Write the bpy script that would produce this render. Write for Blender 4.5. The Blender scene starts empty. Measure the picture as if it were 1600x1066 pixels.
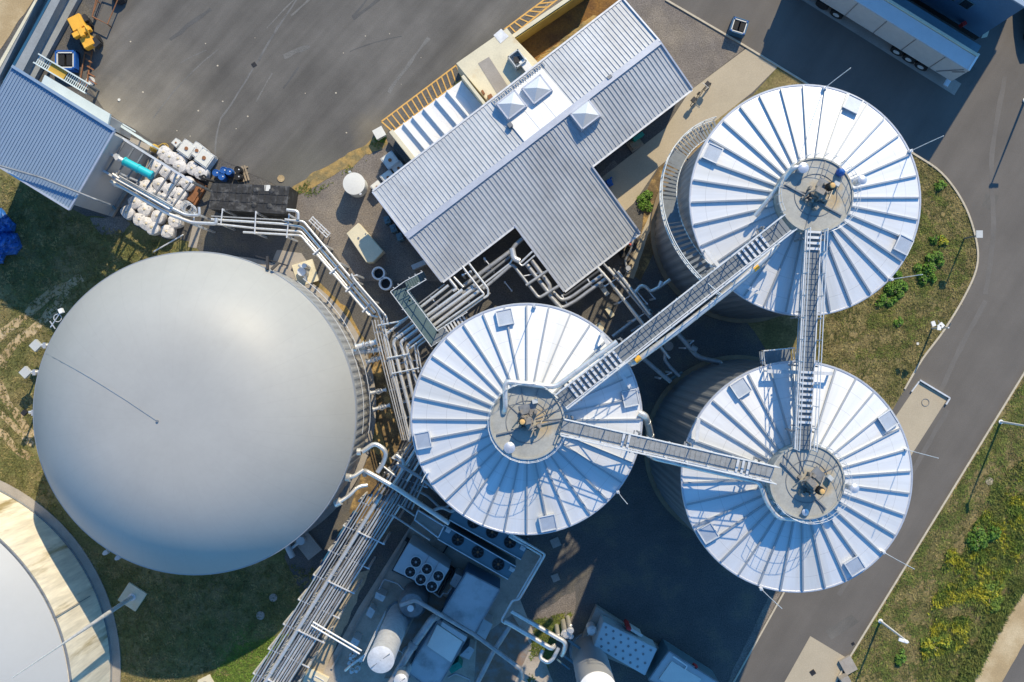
import bpy, bmesh, math, random
from mathutils import Vector, noise as mnoise
random.seed(7)
PI = math.pi
scn = bpy.context.scene
COL = scn.collection
H = 72.7
F = 1600.0
SUN_EL = math.radians(38.6)
SUN_XY = (0.37, 0.93)

def W(px, py, z=0.0):
    """a point of the place given where it shows from above and its height"""
    s = (H - z) / F
    return ((px - 800) * s, (533 - py) * s, z)
def W2(px, py, z=0.0):
    p = W(px, py, z); return (p[0], p[1])

# ------------------------------------------------------------------ mesh builder
class MB:
    def __init__(self): self.v = []; self.f = []
    def add(self, vs, fs):
        n = len(self.v); self.v += [tuple(p) for p in vs]
        self.f += [tuple(i + n for i in f) for f in fs]; return self
    def box(self, x, y, z0, z1, sx, sy, ang=0.0):
        c, s = math.cos(ang), math.sin(ang); P = []
        for z in (z0, z1):
            for a, b in ((-1, -1), (1, -1), (1, 1), (-1, 1)):
                dx, dy = a * sx / 2, b * sy / 2
                P.append((x + dx * c - dy * s, y + dx * s + dy * c, z))
        return self.add(P, [(3, 2, 1, 0), (4, 5, 6, 7), (0, 1, 5, 4), (1, 2, 6, 5), (2, 3, 7, 6), (3, 0, 4, 7)])
    def prism(self, pts, z0, z1):
        n = len(pts)
        return self.add([(p[0], p[1], z0) for p in pts] + [(p[0], p[1], z1) for p in pts],
                        [tuple(range(n))[::-1], tuple(range(n, 2 * n))] + [(i, (i + 1) % n, n + (i + 1) % n, n + i) for i in range(n)])
    def slab(self, pts, t):
        n = len(pts)
        return self.add([(p[0], p[1], p[2] - t) for p in pts] + list(pts),
                        [tuple(range(n))[::-1], tuple(range(n, 2 * n))] + [(i, (i + 1) % n, n + (i + 1) % n, n + i) for i in range(n)])
    def bar(self, p, q, w, h=None):
        h = h or w; p = Vector(p); q = Vector(q); d = q - p
        if d.length < 1e-6: return self
        d.normalize(); up = Vector((0, 0, 1)) if abs(d.z) < .95 else Vector((0, 1, 0))
        s = d.cross(up).normalized(); u = s.cross(d).normalized(); s *= w / 2; u *= h / 2
        P = [p - s - u, p + s - u, p + s + u, p - s + u, q - s - u, q + s - u, q + s + u, q - s + u]
        return self.add(P, [(0, 1, 2, 3), (7, 6, 5, 4), (0, 4, 5, 1), (1, 5, 6, 2), (2, 6, 7, 3), (3, 7, 4, 0)])
    def tube(self, pts, r, n=10, fil=None, closed=False):
        pts = [Vector(p) for p in pts]
        fil = r * 2.2 if fil is None else fil
        if fil > 0 and len(pts) > 2 and not closed:
            out = [pts[0]]
            for i in range(1, len(pts) - 1):
                a, b, c = pts[i - 1], pts[i], pts[i + 1]
                la, lc = (a - b).length, (c - b).length
                if la < 1e-6 or lc < 1e-6: continue
                k = min(fil, la * .45, lc * .45)
                A = b + (a - b).normalized() * k; Cc = b + (c - b).normalized() * k
                for t in (0, .25, .5, .75, 1):
                    out.append(A * (1 - t) ** 2 + b * 2 * t * (1 - t) + Cc * t * t)
            out.append(pts[-1]); pts = out
        m = len(pts); rings = []; up = None
        for i, p in enumerate(pts):
            a = pts[(i - 1) % m] if (i > 0 or closed) else p; b = pts[(i + 1) % m] if (i < m - 1 or closed) else p
            t = (b - a).normalized()
            if up is None:
                up = Vector((0, 0, 1)) if abs(t.z) < .9 else Vector((1, 0, 0))
            s = t.cross(up)
            if s.length < 1e-4: s = t.orthogonal()
            s.normalize(); u = s.cross(t).normalized(); up = u
            rings.append([p + s * (r * math.cos(2 * PI * j / n)) + u * (r * math.sin(2 * PI * j / n)) for j in range(n)])
        V = [q for rg in rings for q in rg]; Fc = []
        for i in range(m if closed else m - 1):
            i2 = (i + 1) % m
            for j in range(n):
                Fc.append((i * n + j, i * n + (j + 1) % n, i2 * n + (j + 1) % n, i2 * n + j))
        if not closed: Fc += [tuple(range(n))[::-1], tuple(range((m - 1) * n, m * n))]
        return self.add(V, Fc)
    def lathe(self, prof, cx, cy, n=32, cap=True):
        V = []; Fc = []
        for r, z in prof:
            for j in range(n):
                a = 2 * PI * j / n; V.append((cx + r * math.cos(a), cy + r * math.sin(a), z))
        for i in range(len(prof) - 1):
            for j in range(n):
                Fc.append((i * n + j, i * n + (j + 1) % n, (i + 1) * n + (j + 1) % n, (i + 1) * n + j))
        if cap: Fc += [tuple(range(n))[::-1], tuple(range((len(prof) - 1) * n, len(prof) * n))]
        return self.add(V, Fc)
    def cyl(self, x, y, z0, z1, r, n=20): return self.lathe([(r, z0), (r, z1)], x, y, n)
    def ring(self, x, y, z, r, t, n=48):
        return self.tube([(x + r * math.cos(2 * PI * i / n), y + r * math.sin(2 * PI * i / n), z) for i in range(n)], t, 6, 0, True)
    def build(self, name, m, parent=None, smooth=False, label=None, kind=None, bevel=0):
        off = Vector((0, 0, 0)); q = parent
        while q is not None: off += q.location; q = q.parent
        me = bpy.data.meshes.new(name)
        me.from_pydata([(a - off.x, b - off.y, c - off.z) for a, b, c in self.v], [], self.f)
        bm = bmesh.new(); bm.from_mesh(me)
        bmesh.ops.recalc_face_normals(bm, faces=bm.faces)
        if bevel: bmesh.ops.bevel(bm, geom=bm.edges[:], offset=bevel, segments=2, affect='EDGES')
        bm.to_mesh(me); bm.free()
        if m: me.materials.append(m)
        if smooth:
            me.polygons.foreach_set('use_smooth', [True] * len(me.polygons))
            try: me.set_sharp_from_angle(angle=math.radians(38))
            except Exception: pass
        o = bpy.data.objects.new(name, me); COL.objects.link(o)
        if parent: o.parent = parent
        if label: o['label'] = label
        if kind: o['kind'] = kind
        return o

def thing(name, label, cat, loc=(0, 0, 0), group=None):
    o = bpy.data.objects.new(name, None); COL.objects.link(o)
    o.location = loc; o.empty_display_size = .3
    o['label'] = label; o['category'] = cat
    if group: o['group'] = group
    return o
def tag(o, label, cat, group=None, kind=None):
    o['label'] = label; o['category'] = cat
    if group: o['group'] = group
    if kind: o['kind'] = kind
    return o
def recentre(o):
    """object origin to the foot of its own mesh"""
    me = o.data; n = len(me.vertices)
    xs = [v.co.x for v in me.vertices]; ys = [v.co.y for v in me.vertices]; zs = [v.co.z for v in me.vertices]
    c = Vector(((min(xs) + max(xs)) / 2, (min(ys) + max(ys)) / 2, min(zs)))
    for v in me.vertices: v.co -= c
    o.location = o.location + c; return o
def single(mb, name, m, label, cat, group=None, smooth=False, bevel=0):
    o = mb.build(name, m, None, smooth, bevel=bevel); recentre(o); return tag(o, label, cat, group)
def copy_tree(o, loc, rz=0.0, label=None):
    c = o.copy(); COL.objects.link(c); c.location = loc; c.rotation_euler = (0, 0, rz)
    if label: c['label'] = label
    for ch in list(o.children):
        d = ch.copy(); COL.objects.link(d); d.parent = c
        for g in list(ch.children):
            e = g.copy(); COL.objects.link(e); e.parent = d
    return c

# ------------------------------------------------------------------ materials
def mat(name, col, rough=.7, metal=0.0, var=.12, scale=1.5, fine=25.0, fvar=.08, bump=0.0, col2=None, thr=(.45, .6), c2scale=None, spots=(), spec=.5, streak=None, polar=None, angular=None, merid=None):
    m = bpy.data.materials.new(name); m.use_nodes = True
    nt = m.node_tree; N = nt.nodes; L = nt.links
    b = N['Principled BSDF']; b.inputs['Roughness'].default_value = rough; b.inputs['Metallic'].default_value = metal
    if 'Specular IOR Level' in b.inputs: b.inputs['Specular IOR Level'].default_value = spec
    tc = N.new('ShaderNodeTexCoord'); vec = tc.outputs['Object']
    def nz(sc, det=4, v=None):
        n = N.new('ShaderNodeTexNoise'); n.inputs['Scale'].default_value = sc; n.inputs['Detail'].default_value = det
        n.inputs['Roughness'].default_value = .6
        L.new(v or vec, n.inputs['Vector']); return n.outputs['Fac']
    def mixc(fac, a, bb, mode='MIX'):
        x = N.new('ShaderNodeMix'); x.data_type = 'RGBA'; x.blend_type = mode
        for sock, val in ((x.inputs[0], fac), (x.inputs[6], a), (x.inputs[7], bb)):
            if isinstance(val, (int, float)): sock.default_value = val
            elif isinstance(val, tuple): sock.default_value = (*val[:3], 1)
            else: L.new(val, sock)
        return x.outputs[2]
    def mr(src, a, bb, c, d):
        x = N.new('ShaderNodeMapRange'); L.new(src, x.inputs[0])
        for i, q in enumerate((a, bb, c, d)): x.inputs[i + 1].default_value = q
        return x.outputs[0]
    ovec = vec
    if angular:     # stains run down the curved wall: (radius, stretch)
        s0 = N.new('ShaderNodeSeparateXYZ'); L.new(vec, s0.inputs[0]); at = N.new('ShaderNodeMath'); at.operation = 'ARCTAN2'; L.new(s0.outputs[1], at.inputs[0]); L.new(s0.outputs[0], at.inputs[1])
        ar = N.new('ShaderNodeMath'); ar.operation = 'MULTIPLY'; L.new(at.outputs[0], ar.inputs[0]); ar.inputs[1].default_value = angular[0]
        zr_ = N.new('ShaderNodeMath'); zr_.operation = 'MULTIPLY'; L.new(s0.outputs[2], zr_.inputs[0]) if len(angular) < 3 else None
        if len(angular) > 2:
            l0 = N.new('ShaderNodeVectorMath'); l0.operation = 'LENGTH'; L.new(vec, l0.inputs[0]); L.new(l0.outputs['Value'], zr_.inputs[0])
        zr_.inputs[1].default_value = angular[1]
        cc = N.new('ShaderNodeCombineXYZ'); L.new(ar.outputs[0], cc.inputs[0]); L.new(zr_.outputs[0], cc.inputs[1]); vec = cc.outputs[0]
    base = tuple(col)
    if col2 is not None:
        f = mr(nz(c2scale or scale, 6), thr[0], thr[1], 0, 1)
        base = mixc(f, tuple(col), tuple(col2))
    for (sx, sy, sr, sc, st) in spots:
        d = N.new('ShaderNodeVectorMath'); d.operation = 'DISTANCE'; L.new(vec, d.inputs[0]); d.inputs[1].default_value = (sx, sy, 0)
        a1 = N.new('ShaderNodeMath'); a1.operation = 'MULTIPLY_ADD'; L.new(nz(.8, 6), a1.inputs[0]); a1.inputs[1].default_value = sr * .9; L.new(d.outputs['Value'], a1.inputs[2])
        f = mr(a1.outputs[0], sr * .75, sr * 1.45, st, 0)
        base = mixc(f, base, tuple(sc))
    g = mr(nz(scale, 5), .3, .7, 1 - var, 1 + var)
    h = mr(nz(fine, 2), .3, .7, 1 - fvar, 1 + fvar)
    mu = N.new('ShaderNodeMath'); mu.operation = 'MULTIPLY'; L.new(g, mu.inputs[0]); L.new(h, mu.inputs[1]); fac = mu.outputs[0]
    if streak:      # long wear marks along one direction: (angle, scale across, strength)
        m0 = N.new('ShaderNodeMapping'); L.new(vec, m0.inputs[0]); m0.inputs['Rotation'].default_value = (0, 0, streak[0])
        mp = N.new('ShaderNodeMapping'); L.new(m0.outputs[0], mp.inputs[0]); mp.inputs['Scale'].default_value = (.08, 1, 1)
        s = mr(nz(streak[1], 5, mp.outputs[0]), .35, .7, 1 - streak[2], 1 + streak[2])
        m2 = N.new('ShaderNodeMath'); m2.operation = 'MULTIPLY'; L.new(fac, m2.inputs[0]); L.new(s, m2.inputs[1]); fac = m2.outputs[0]
    if polar:       # sheet joints: rings at a fixed radial step round the object's own axis
        sp = N.new('ShaderNodeSeparateXYZ'); L.new(ovec, sp.inputs[0]); cb = N.new('ShaderNodeCombineXYZ')
        L.new(sp.outputs[0], cb.inputs[0]); L.new(sp.outputs[1], cb.inputs[1])
        ln = N.new('ShaderNodeVectorMath'); ln.operation = 'LENGTH'; L.new(cb.outputs[0], ln.inputs[0])
        dv = N.new('ShaderNodeMath'); dv.operation = 'MULTIPLY'; L.new(ln.outputs['Value'], dv.inputs[0]); dv.inputs[1].default_value = 1 / polar[0]
        fr = N.new('ShaderNodeMath'); fr.operation = 'FRACT'; L.new(dv.outputs[0], fr.inputs[0])
        lt = N.new('ShaderNodeMath'); lt.operation = 'LESS_THAN'; L.new(fr.outputs[0], lt.inputs[0]); lt.inputs[1].default_value = polar[1]
        jm = mr(lt.outputs[0], 0, 1, 1, polar[2])
        m2 = N.new('ShaderNodeMath'); m2.operation = 'MULTIPLY'; L.new(fac, m2.inputs[0]); L.new(jm, m2.inputs[1]); fac = m2.outputs[0]
    if merid:       # welded seams running from the rim to the top: (count, width, strength)
        s3 = N.new('ShaderNodeSeparateXYZ'); L.new(ovec, s3.inputs[0]); a3 = N.new('ShaderNodeMath'); a3.operation = 'ARCTAN2'; L.new(s3.outputs[1], a3.inputs[0]); L.new(s3.outputs[0], a3.inputs[1])
        b3 = N.new('ShaderNodeMath'); b3.operation = 'MULTIPLY'; L.new(a3.outputs[0], b3.inputs[0]); b3.inputs[1].default_value = merid[0] / (2 * PI)
        c3_ = N.new('ShaderNodeMath'); c3_.operation = 'FRACT'; L.new(b3.outputs[0], c3_.inputs[0])
        d3 = N.new('ShaderNodeMath'); d3.operation = 'LESS_THAN'; L.new(c3_.outputs[0], d3.inputs[0]); d3.inputs[1].default_value = merid[1] * 2
        e3 = mr(d3.outputs[0], 0, 1, 1, merid[2]); m2 = N.new('ShaderNodeMath'); m2.operation = 'MULTIPLY'; L.new(fac, m2.inputs[0]); L.new(e3, m2.inputs[1]); fac = m2.outputs[0]
    sc_ = N.new('ShaderNodeVectorMath'); sc_.operation = 'SCALE'
    if isinstance(base, tuple): sc_.inputs[0].default_value = base[:3]
    else: L.new(base, sc_.inputs[0])
    L.new(fac, sc_.inputs['Scale']); L.new(sc_.outputs[0], b.inputs['Base Color'])
    if bump:
        bp = N.new('ShaderNodeBump'); bp.inputs['Strength'].default_value = bump; bp.inputs['Distance'].default_value = .04
        L.new(nz(fine * .6, 4), bp.inputs['Height']); L.new(bp.outputs[0], b.inputs['Normal'])
    return m

def g2(px, py): p = W(px, py); return p[0], p[1]
dust = (.27, .235, .18)
sand_c = (.36, .27, .15)
M = {}
M['asphalt'] = mat('yard asphalt', (.108, .102, .094), .92, var=.14, scale=.3, fine=18, fvar=.14, bump=.25, streak=(math.radians(-48), .7, .2), col2=(.138, .13, .119), c2scale=.16, thr=(.42, .66),
                   spots=[(*g2(170, 195), 3.8, (.26, .23, .175), .9), (*g2(240, 170), 5.5, (.19, .175, .15), .7), (*g2(1190, 12), 1.6, (.2, .185, .155), .7), (*g2(480, 285), 4.2, (.13, .125, .105), .7), (*g2(590, 212), 2.2, (.2, .17, .12), .6)])
M['road'] = mat('road asphalt', (.128, .117, .106), .92, var=.1, scale=.3, fine=20, fvar=.1, bump=.2, streak=(math.radians(-58), .5, .1))
M['gravel'] = mat('grey gravel', (.17, .15, .135), .95, var=.16, scale=.9, fine=12, fvar=.4, bump=.5, col2=(.22, .19, .155), c2scale=.35, thr=(.45, .65))
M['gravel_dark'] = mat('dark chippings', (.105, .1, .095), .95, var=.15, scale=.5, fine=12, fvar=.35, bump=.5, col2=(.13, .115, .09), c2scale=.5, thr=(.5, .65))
M['brownsoil'] = mat('brown soil', (.16, .11, .055), .95, var=.3, scale=1.2, fine=10, fvar=.3, bump=.6, col2=(.3, .2, .08), thr=(.5, .62))
M['sand'] = mat('sand', (.42, .31, .17), .95, var=.12, scale=.4, fine=12, fvar=.12, bump=.3, col2=(.5, .4, .25), thr=(.45, .65))
M['verge'] = mat('sandy verge', (.42, .28, .1), .95, var=.2, scale=1.5, fine=12, fvar=.25, bump=.5, col2=(.19, .15, .07), thr=(.42, .6))
M['grass'] = mat('rough grass', (.14, .125, .045), .95, var=.25, scale=.5, fine=7, fvar=.35, bump=.6, col2=(.26, .2, .09), c2scale=.35, thr=(.42, .62),
                 spots=[(*g2(1440, 435), 2.4, (.06, .1, .02), .8), (*g2(1350, 560), 3.0, (.22, .18, .085), .6)])
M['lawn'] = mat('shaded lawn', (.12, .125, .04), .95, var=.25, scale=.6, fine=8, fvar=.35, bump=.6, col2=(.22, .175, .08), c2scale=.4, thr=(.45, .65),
                spots=[(*g2(400, 1040), 3.4, (.12, .19, .03), .9), (*g2(30, 385), 4, (.05, .075, .025), .6)])  # bright green spot paints the sunlit patch into the lawn colour
M['strip'] = mat('sandy concrete strip', (.4, .33, .23), .9, var=.15, scale=1.2, fine=10, fvar=.15)
M['plantfloor'] = mat('plant floor concrete', (.42, .37, .31), .9, var=.14, scale=.7, fine=10, col2=(.3, .25, .2), c2scale=.5, thr=(.5, .65))
M['tuft'] = mat('grass blades', (.125, .125, .035), .9, var=.4, scale=1.3, fine=12, fvar=.5, col2=(.27, .22, .09), c2scale=.9, thr=(.45, .6))
M['green_tuft'] = mat('lush blades', (.12, .155, .03), .9, var=.35, scale=1.3, fine=12, fvar=.4, col2=(.17, .18, .04), c2scale=.9)
M['bright_tuft'] = mat('bright lawn blades', (.14, .22, .03), .9, var=.35, scale=1.3, fine=12, fvar=.3)  # brighter blade colour for the painted sunlit patch of lawn
M['yellow_tuft'] = mat('yellow flowering weed', (.42, .39, .03), .9, var=.3, scale=2, fine=12, fvar=.4, col2=(.12, .18, .025), c2scale=1.2, thr=(.42,.55))
M['leaf'] = mat('shrub leaves', (.09, .19, .015), .8, var=.4, scale=3, fine=12, fvar=.5, col2=(.11, .2, .03), c2scale=2)
M['concrete'] = mat('concrete paving', (.42, .36, .265), .9, var=.07, scale=.5, fine=12, fvar=.08, bump=.1)
M['concrete_grey'] = mat('grey concrete', (.33, .3, .265), .9, var=.14, scale=.8, fine=14, fvar=.1, bump=.15)
M['concrete_stain'] = mat('stained concrete', (.8, .73, .58), .9, var=.22, scale=1.8, fine=6, fvar=.08, col2=(.36, .28, .13), c2scale=.6, thr=(.54, .64), angular=(14, .1))
M['cream'] = mat('cream slab', (.66, .6, .44), .9, var=.08, scale=.8, fine=10, fvar=.06, col2=(.6, .45, .25), c2scale=.6, thr=(.58, .75))
M['kerb'] = mat('kerb stone', (.5, .44, .34), .9, var=.1, scale=3)
M['tank_roof'] = mat('white coated tank roof', (.78, .79, .8), .46, .35, var=.06, scale=.8, fine=5, fvar=.04, col2=(.62, .62, .59), c2scale=.6, thr=(.5, .75), angular=(5, .35, 'r'), polar=(1.12, .02, .76))
M['white_roof'] = mat('white coated roof sheet', (.76, .76, .75), .5, .15, var=.05, scale=.7, fine=8, fvar=.02, polar=(1.12, .018, .8))
M['rib'] = mat('roof rib metal', (.42, .44, .46), .4, .5, var=.06)
M['galv'] = mat('galvanised steel', (.66, .67, .68), .5, .35, var=.15, scale=3, fine=30)
M['galv_dark'] = mat('weathered steel', (.24, .25, .26), .5, .35, var=.2, scale=3)
M['pipe'] = mat('aluminium pipe jacket', (.72, .7, .66), .36, .6, var=.12, scale=2.0, fine=14)
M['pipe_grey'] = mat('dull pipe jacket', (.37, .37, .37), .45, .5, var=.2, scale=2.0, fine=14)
M['pipe_dark'] = mat('dark plastic pipe', (.055, .06, .07), .5, 0, var=.2, scale=2.0)
M['clad'] = mat('grey wall cladding', (.21, .225, .245), .5, .35, var=.08, scale=.4)
M['clad_lt'] = mat('light wall cladding', (.42, .43, .44), .5, .3, var=.08, scale=.4)
M['seam_roof'] = mat('aluminium seam roof', (.49, .51, .53), .5, .35, var=.1, scale=.45, fine=5, fvar=.06, col2=(.42, .43, .44), c2scale=.3, thr=(.5, .68))
M['flash'] = mat('roof flashing', (.58, .6, .65), .42, .5, var=.08, scale=2)
M['seam_blue'] = mat('blue grey seam roof', (.25, .335, .44), .5, .1, var=.04, scale=.5)
M['membrane'] = mat('grey gas membrane', (.36, .36, .345), .5, 0, var=.05, scale=.25, fine=3, fvar=.015, spec=.4, merid=(40, .012, .94))
M['membrane2'] = mat('pale gas membrane', (.4, .41, .41), .55, 0, var=.03, scale=.25, fine=3, fvar=.01)
M['plat'] = mat('platform sheet', (.37, .37, .34), .55, .1, var=.14, scale=1.2, fine=9, col2=(.44, .34, .2), c2scale=.5, thr=(.55, .72))
M['grate'] = mat('walkway grating', (.2, .22, .235), .55, .3, var=.12, scale=4)
M['plat_lt'] = mat('light walkway grating', (.32, .33, .33), .5, .3, var=.15, scale=4)
M['teal_deck'] = mat('green grey walkway', (.09, .14, .15), .6, .1, var=.12, scale=3)
M['dark'] = mat('dark machinery', (.03, .03, .033), .6, .2, var=.3, scale=4)
M['black'] = mat('black rubber', (.012, .012, .013), .8)
M['found'] = mat('earth stained footing', (.24, .185, .12), .9, var=.2, scale=1.5)
M['hatch'] = mat('hatch sheet', (.42, .47, .54), .5, .3, var=.08, scale=2)  # blue grey base colour stands in for sky reflected in the hatches
M['machine'] = mat('oily machine grey', (.3, .27, .23), .5, .3, var=.3, scale=5)
M['orange'] = mat('orange motor cap', (.62, .38, .14), .6)
M['yellow'] = mat('construction yellow', (.8, .42, .045), .5, var=.1)
M['paint_y'] = mat('worn yellow line', (.62, .36, .1), .8, var=.15, scale=3, fine=15)
M['blue'] = mat('royal blue paint', (.015, .1, .36), .5)
M['blue_mid'] = mat('blue steel', (.02, .1, .2), .5, var=.1)
M['tarp'] = mat('blue tarpaulin', (.02, .12, .4), .5, var=.3, scale=2)
M['blue_unit'] = mat('blue cooler casing', (.11, .19, .23), .5, .1, var=.1)
M['grey_unit'] = mat('pale grey casing', (.5, .52, .52), .5, .05, var=.06)
M['teal'] = mat('teal paint', (.02, .46, .5), .35, var=.05)
M['bag'] = mat('white woven bag', (.6, .58, .57), .75, var=.16, scale=4, fine=16, fvar=.15, bump=.6)
M['bagtop'] = mat('bag filling spout', (.6, .52, .38), .8, var=.2, scale=6)
M['tote'] = mat('translucent white plastic', (.68, .67, .62), .5, var=.05)
M['white'] = mat('white paint', (.78, .78, .77), .5, var=.04)
M['whitebox'] = mat('greenish white sheet', (.58, .66, .66), .6, var=.07, scale=1)
M['brown'] = mat('brown silage', (.26, .13, .03), .95, var=.3, scale=.8, fine=8, fvar=.25, bump=.8, col2=(.12, .06, .02), thr=(.4, .6))
M['ochre'] = mat('ochre stained wall', (.5, .32, .06), .9, var=.15, scale=1)
M['blacktarp'] = mat('black container sheet', (.03, .03, .03), .6, var=.3, scale=1.6, fine=5, fvar=.3, bump=.6, col2=(.085, .085, .085), c2scale=2.2, thr=(.52, .62))
M['trailer'] = mat('trailer roof', (.62, .6, .6), .6, var=.05)
M['trailer_side'] = mat('trailer side panel', (.5, .5, .5), .6, var=.05)
M['rust'] = mat('rusty brown', (.25, .11, .05), .9, var=.25, scale=2)
M['wood'] = mat('weathered timber', (.3, .24, .17), .9, var=.2, scale=3)
M['glass'] = mat('dark glass', (.02, .03, .04), .12)
M['skylight'] = mat('milky skylight', (.6, .62, .64), .25, 0, var=.04, spec=.8)
M['red'] = mat('red paint', (.5, .03, .03), .5)
M['navy'] = mat('navy facade sheet', (.08, .16, .26), .55, var=.06)
M['brown_floor'] = mat('rust stained floor', (.25, .17, .12), .9, var=.25, scale=.8, col2=(.2, .19, .18), thr=(.45, .6))
M['green'] = mat('green plastic', (.02, .3, .22), .5)

# ------------------------------------------------------------------ ground
def smooth_line(pts, n=6, closed=False):
    out = []; m = len(pts)
    rng = range(m if closed else m - 1)
    for i in rng:
        p0 = pts[(i - 1) % m] if (closed or i > 0) else pts[i]; p1 = pts[i]; p2 = pts[(i + 1) % m]
        p3 = pts[(i + 2) % m] if (closed or i + 2 < m) else p2
        for k in range(n):
            t = k / n
            out.append(tuple(.5 * ((2 * p1[c]) + (-p0[c] + p2[c]) * t + (2 * p0[c] - 5 * p1[c] + 4 * p2[c] - p3[c]) * t * t + (-p0[c] + 3 * p1[c] - 3 * p2[c] + p3[c]) * t ** 3) for c in (0, 1)))
    if not closed: out.append(tuple(pts[-1]))
    return out
def rough_edge(pts, amp, step=9, seed=1):
    """densify a closed outline and let it wander"""
    out = []
    m = len(pts)
    for i in range(m):
        a, b = pts[i], pts[(i + 1) % m]; d = math.hypot(b[0] - a[0], b[1] - a[1]); k = max(1, int(d / step))
        for j in range(k):
            t = j / k; x = a[0] + (b[0] - a[0]) * t; y = a[1] + (b[1] - a[1]) * t
            v = mnoise.noise_vector(Vector((x * .06, y * .06, seed))) + mnoise.noise_vector(Vector((x * .2, y * .2, seed + 5))) * .5
            out.append((x + v.x * amp, y + v.y * amp))
    return out
def sheet(name, pts, z, m, kind='structure', rough=0, label=None, seed=1):
    if rough: pts = rough_edge(pts, rough, seed=seed)
    mb = MB(); P = [W2(*p) for p in pts]
    mb.add([(p[0], p[1], z) for p in P], [tuple(range(len(P)))])
    o = mb.build(name, m)
    if o.data.polygons and o.data.polygons[0].normal.z < 0: o.data.flip_normals()
    o['kind'] = kind
    if label: o['label'] = label
    return o
def ribbon(name, line, w, z, m, kind='structure', h=0, rough=0, seed=1):
    """strip along a pixel line, width in metres; h>0 gives a kerb"""
    P = [Vector(W(*p)) for p in line]; L_, R_ = [], []
    for i, p in enumerate(P):
        t = (P[min(i + 1, len(P) - 1)] - P[max(i - 1, 0)]).normalized(); s = Vector((-t.y, t.x, 0))
        wa = w / 2 * (1 + rough * mnoise.noise(Vector((p.x, p.y, seed)))) if rough else w / 2
        wb = w / 2 * (1 + rough * mnoise.noise(Vector((p.x * 1.3, p.y, seed + 9)))) if rough else w / 2
        L_.append(p + s * wa); R_.append(p - s * wb)
    mb = MB(); n = len(P)
    if h:
        for i in range(n - 1):
            a, b, c, d = L_[i], L_[i + 1], R_[i + 1], R_[i]
            mb.add([(a.x, a.y, z), (b.x, b.y, z), (c.x, c.y, z), (d.x, d.y, z), (a.x, a.y, z + h), (b.x, b.y, z + h), (c.x, c.y, z + h), (d.x, d.y, z + h)],
                   [(4, 5, 6, 7), (0, 1, 5, 4), (2, 3, 7, 6)] + ([(0, 3, 7, 4)] if i == 0 else []) + ([(1, 2, 6, 5)] if i == n - 2 else []))
    else:
        mb.add([(p.x, p.y, z) for p in L_] + [(p.x, p.y, z) for p in R_], [(i, i + 1, n + i + 1, n + i) for i in range(n - 1)])
    o = mb.build(name, m)
    if not h:
        if o.data.polygons[0].normal.z < 0: o.data.flip_normals()
    o['kind'] = kind; return o

g = MB(); g.add([(-600, -600, -.012), (600, -600, -.012), (600, 600, -.012), (-600, 600, -.012)], [(0, 1, 2, 3)])
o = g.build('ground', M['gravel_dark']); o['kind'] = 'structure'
# yard asphalt
sheet('asphalt_yard', [(190, -200), (165, 0), (140, 60), (128, 120), (165, 175), (240, 222), (300, 226), (372, 262), (452, 300), (520, 256), (600, 214), (716, 100), (860, 0), (1000, -200)], 0, M['asphalt'], rough=2.0)
# gravel between yard and tanks, north gravel
sheet('gravel_area', [(452, 300), (520, 256), (600, 214), (640, 260), (600, 300), (690, 440), (560, 440), (480, 345), (452, 338)], 0, M['gravel'], rough=2, seed=4)
sheet('gravel_apron', [(860, 0), (990, -160), (1040, 0), (1165, 75), (1080, 140), (960, 60), (800, 60)], .004, M['gravel'], seed=6)
# main road with island edge
isl = smooth_line([(1270, 137), (1345, 187), (1420, 236), (1470, 270), (1505, 318), (1524, 372), (1526, 415), (1508, 460), (1475, 515), (1440, 562), (1413, 608)], 6)
road_pts = [(1040, 0), (1160, 70), (1216, 104)] + isl + [(1395, 640), (1340, 740), (1225, 925), (1144, 1070), (1060, 1230), (1210, 1230), (1325, 1030), (1600, 585), (1900, 100), (1900, -300), (900, -300)]
sheet('road', road_pts, .004, M['road'])
# grass island east of the upper tanks
sheet('grass_island', [(1100, 190), (1175, 150), (1216, 104)] + isl + [(1395, 640), (1330, 700), (1230, 600), (1180, 520), (1100, 420), (1060, 250)], .008, M['grass'])
ribbon('kerb', [(1040, 0), (1160, 70), (1216, 104)] + isl + [(1437, 596)][:0], .13, .008, M['kerb'], h=.09)
ribbon('kerb', [(1900, 95), (1600, 582), (1325, 1030), (1300, 1075)], .13, .008, M['kerb'], h=.09)
sheet('grass_verge', [(1600, 586), (1900, 100), (1900, 500), (1604, 925), (1520, 1075), (1300, 1130), (1326, 1032)], .008, M['grass'])
sheet('sand_track', [(1680, 815), (1604, 925), (1568, 968), (1545, 1010), (1518, 1072), (1480, 1140), (1700, 1140), (1800, 900)], .012, M['sand'], rough=3, seed=8)
sheet('asphalt_lane', [(1612, 985), (1580, 1040), (1555, 1085), (1700, 1085), (1700, 900)], .016, M['road'], rough=1, seed=5)
# dark area between tanks: chippings
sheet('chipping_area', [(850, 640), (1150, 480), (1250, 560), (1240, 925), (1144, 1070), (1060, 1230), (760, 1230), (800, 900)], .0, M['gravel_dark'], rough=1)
ribbon('kerb', [(1225, 925), (1144, 1070), (1100, 1150)], .12, .008, M['kerb'], h=.05)
sheet('sandy_strip', [(1222, 924), (1200, 935), (1146, 1045), (1130, 1085), (1144, 1070)], .012, M['gravel'], rough=1)
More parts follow.
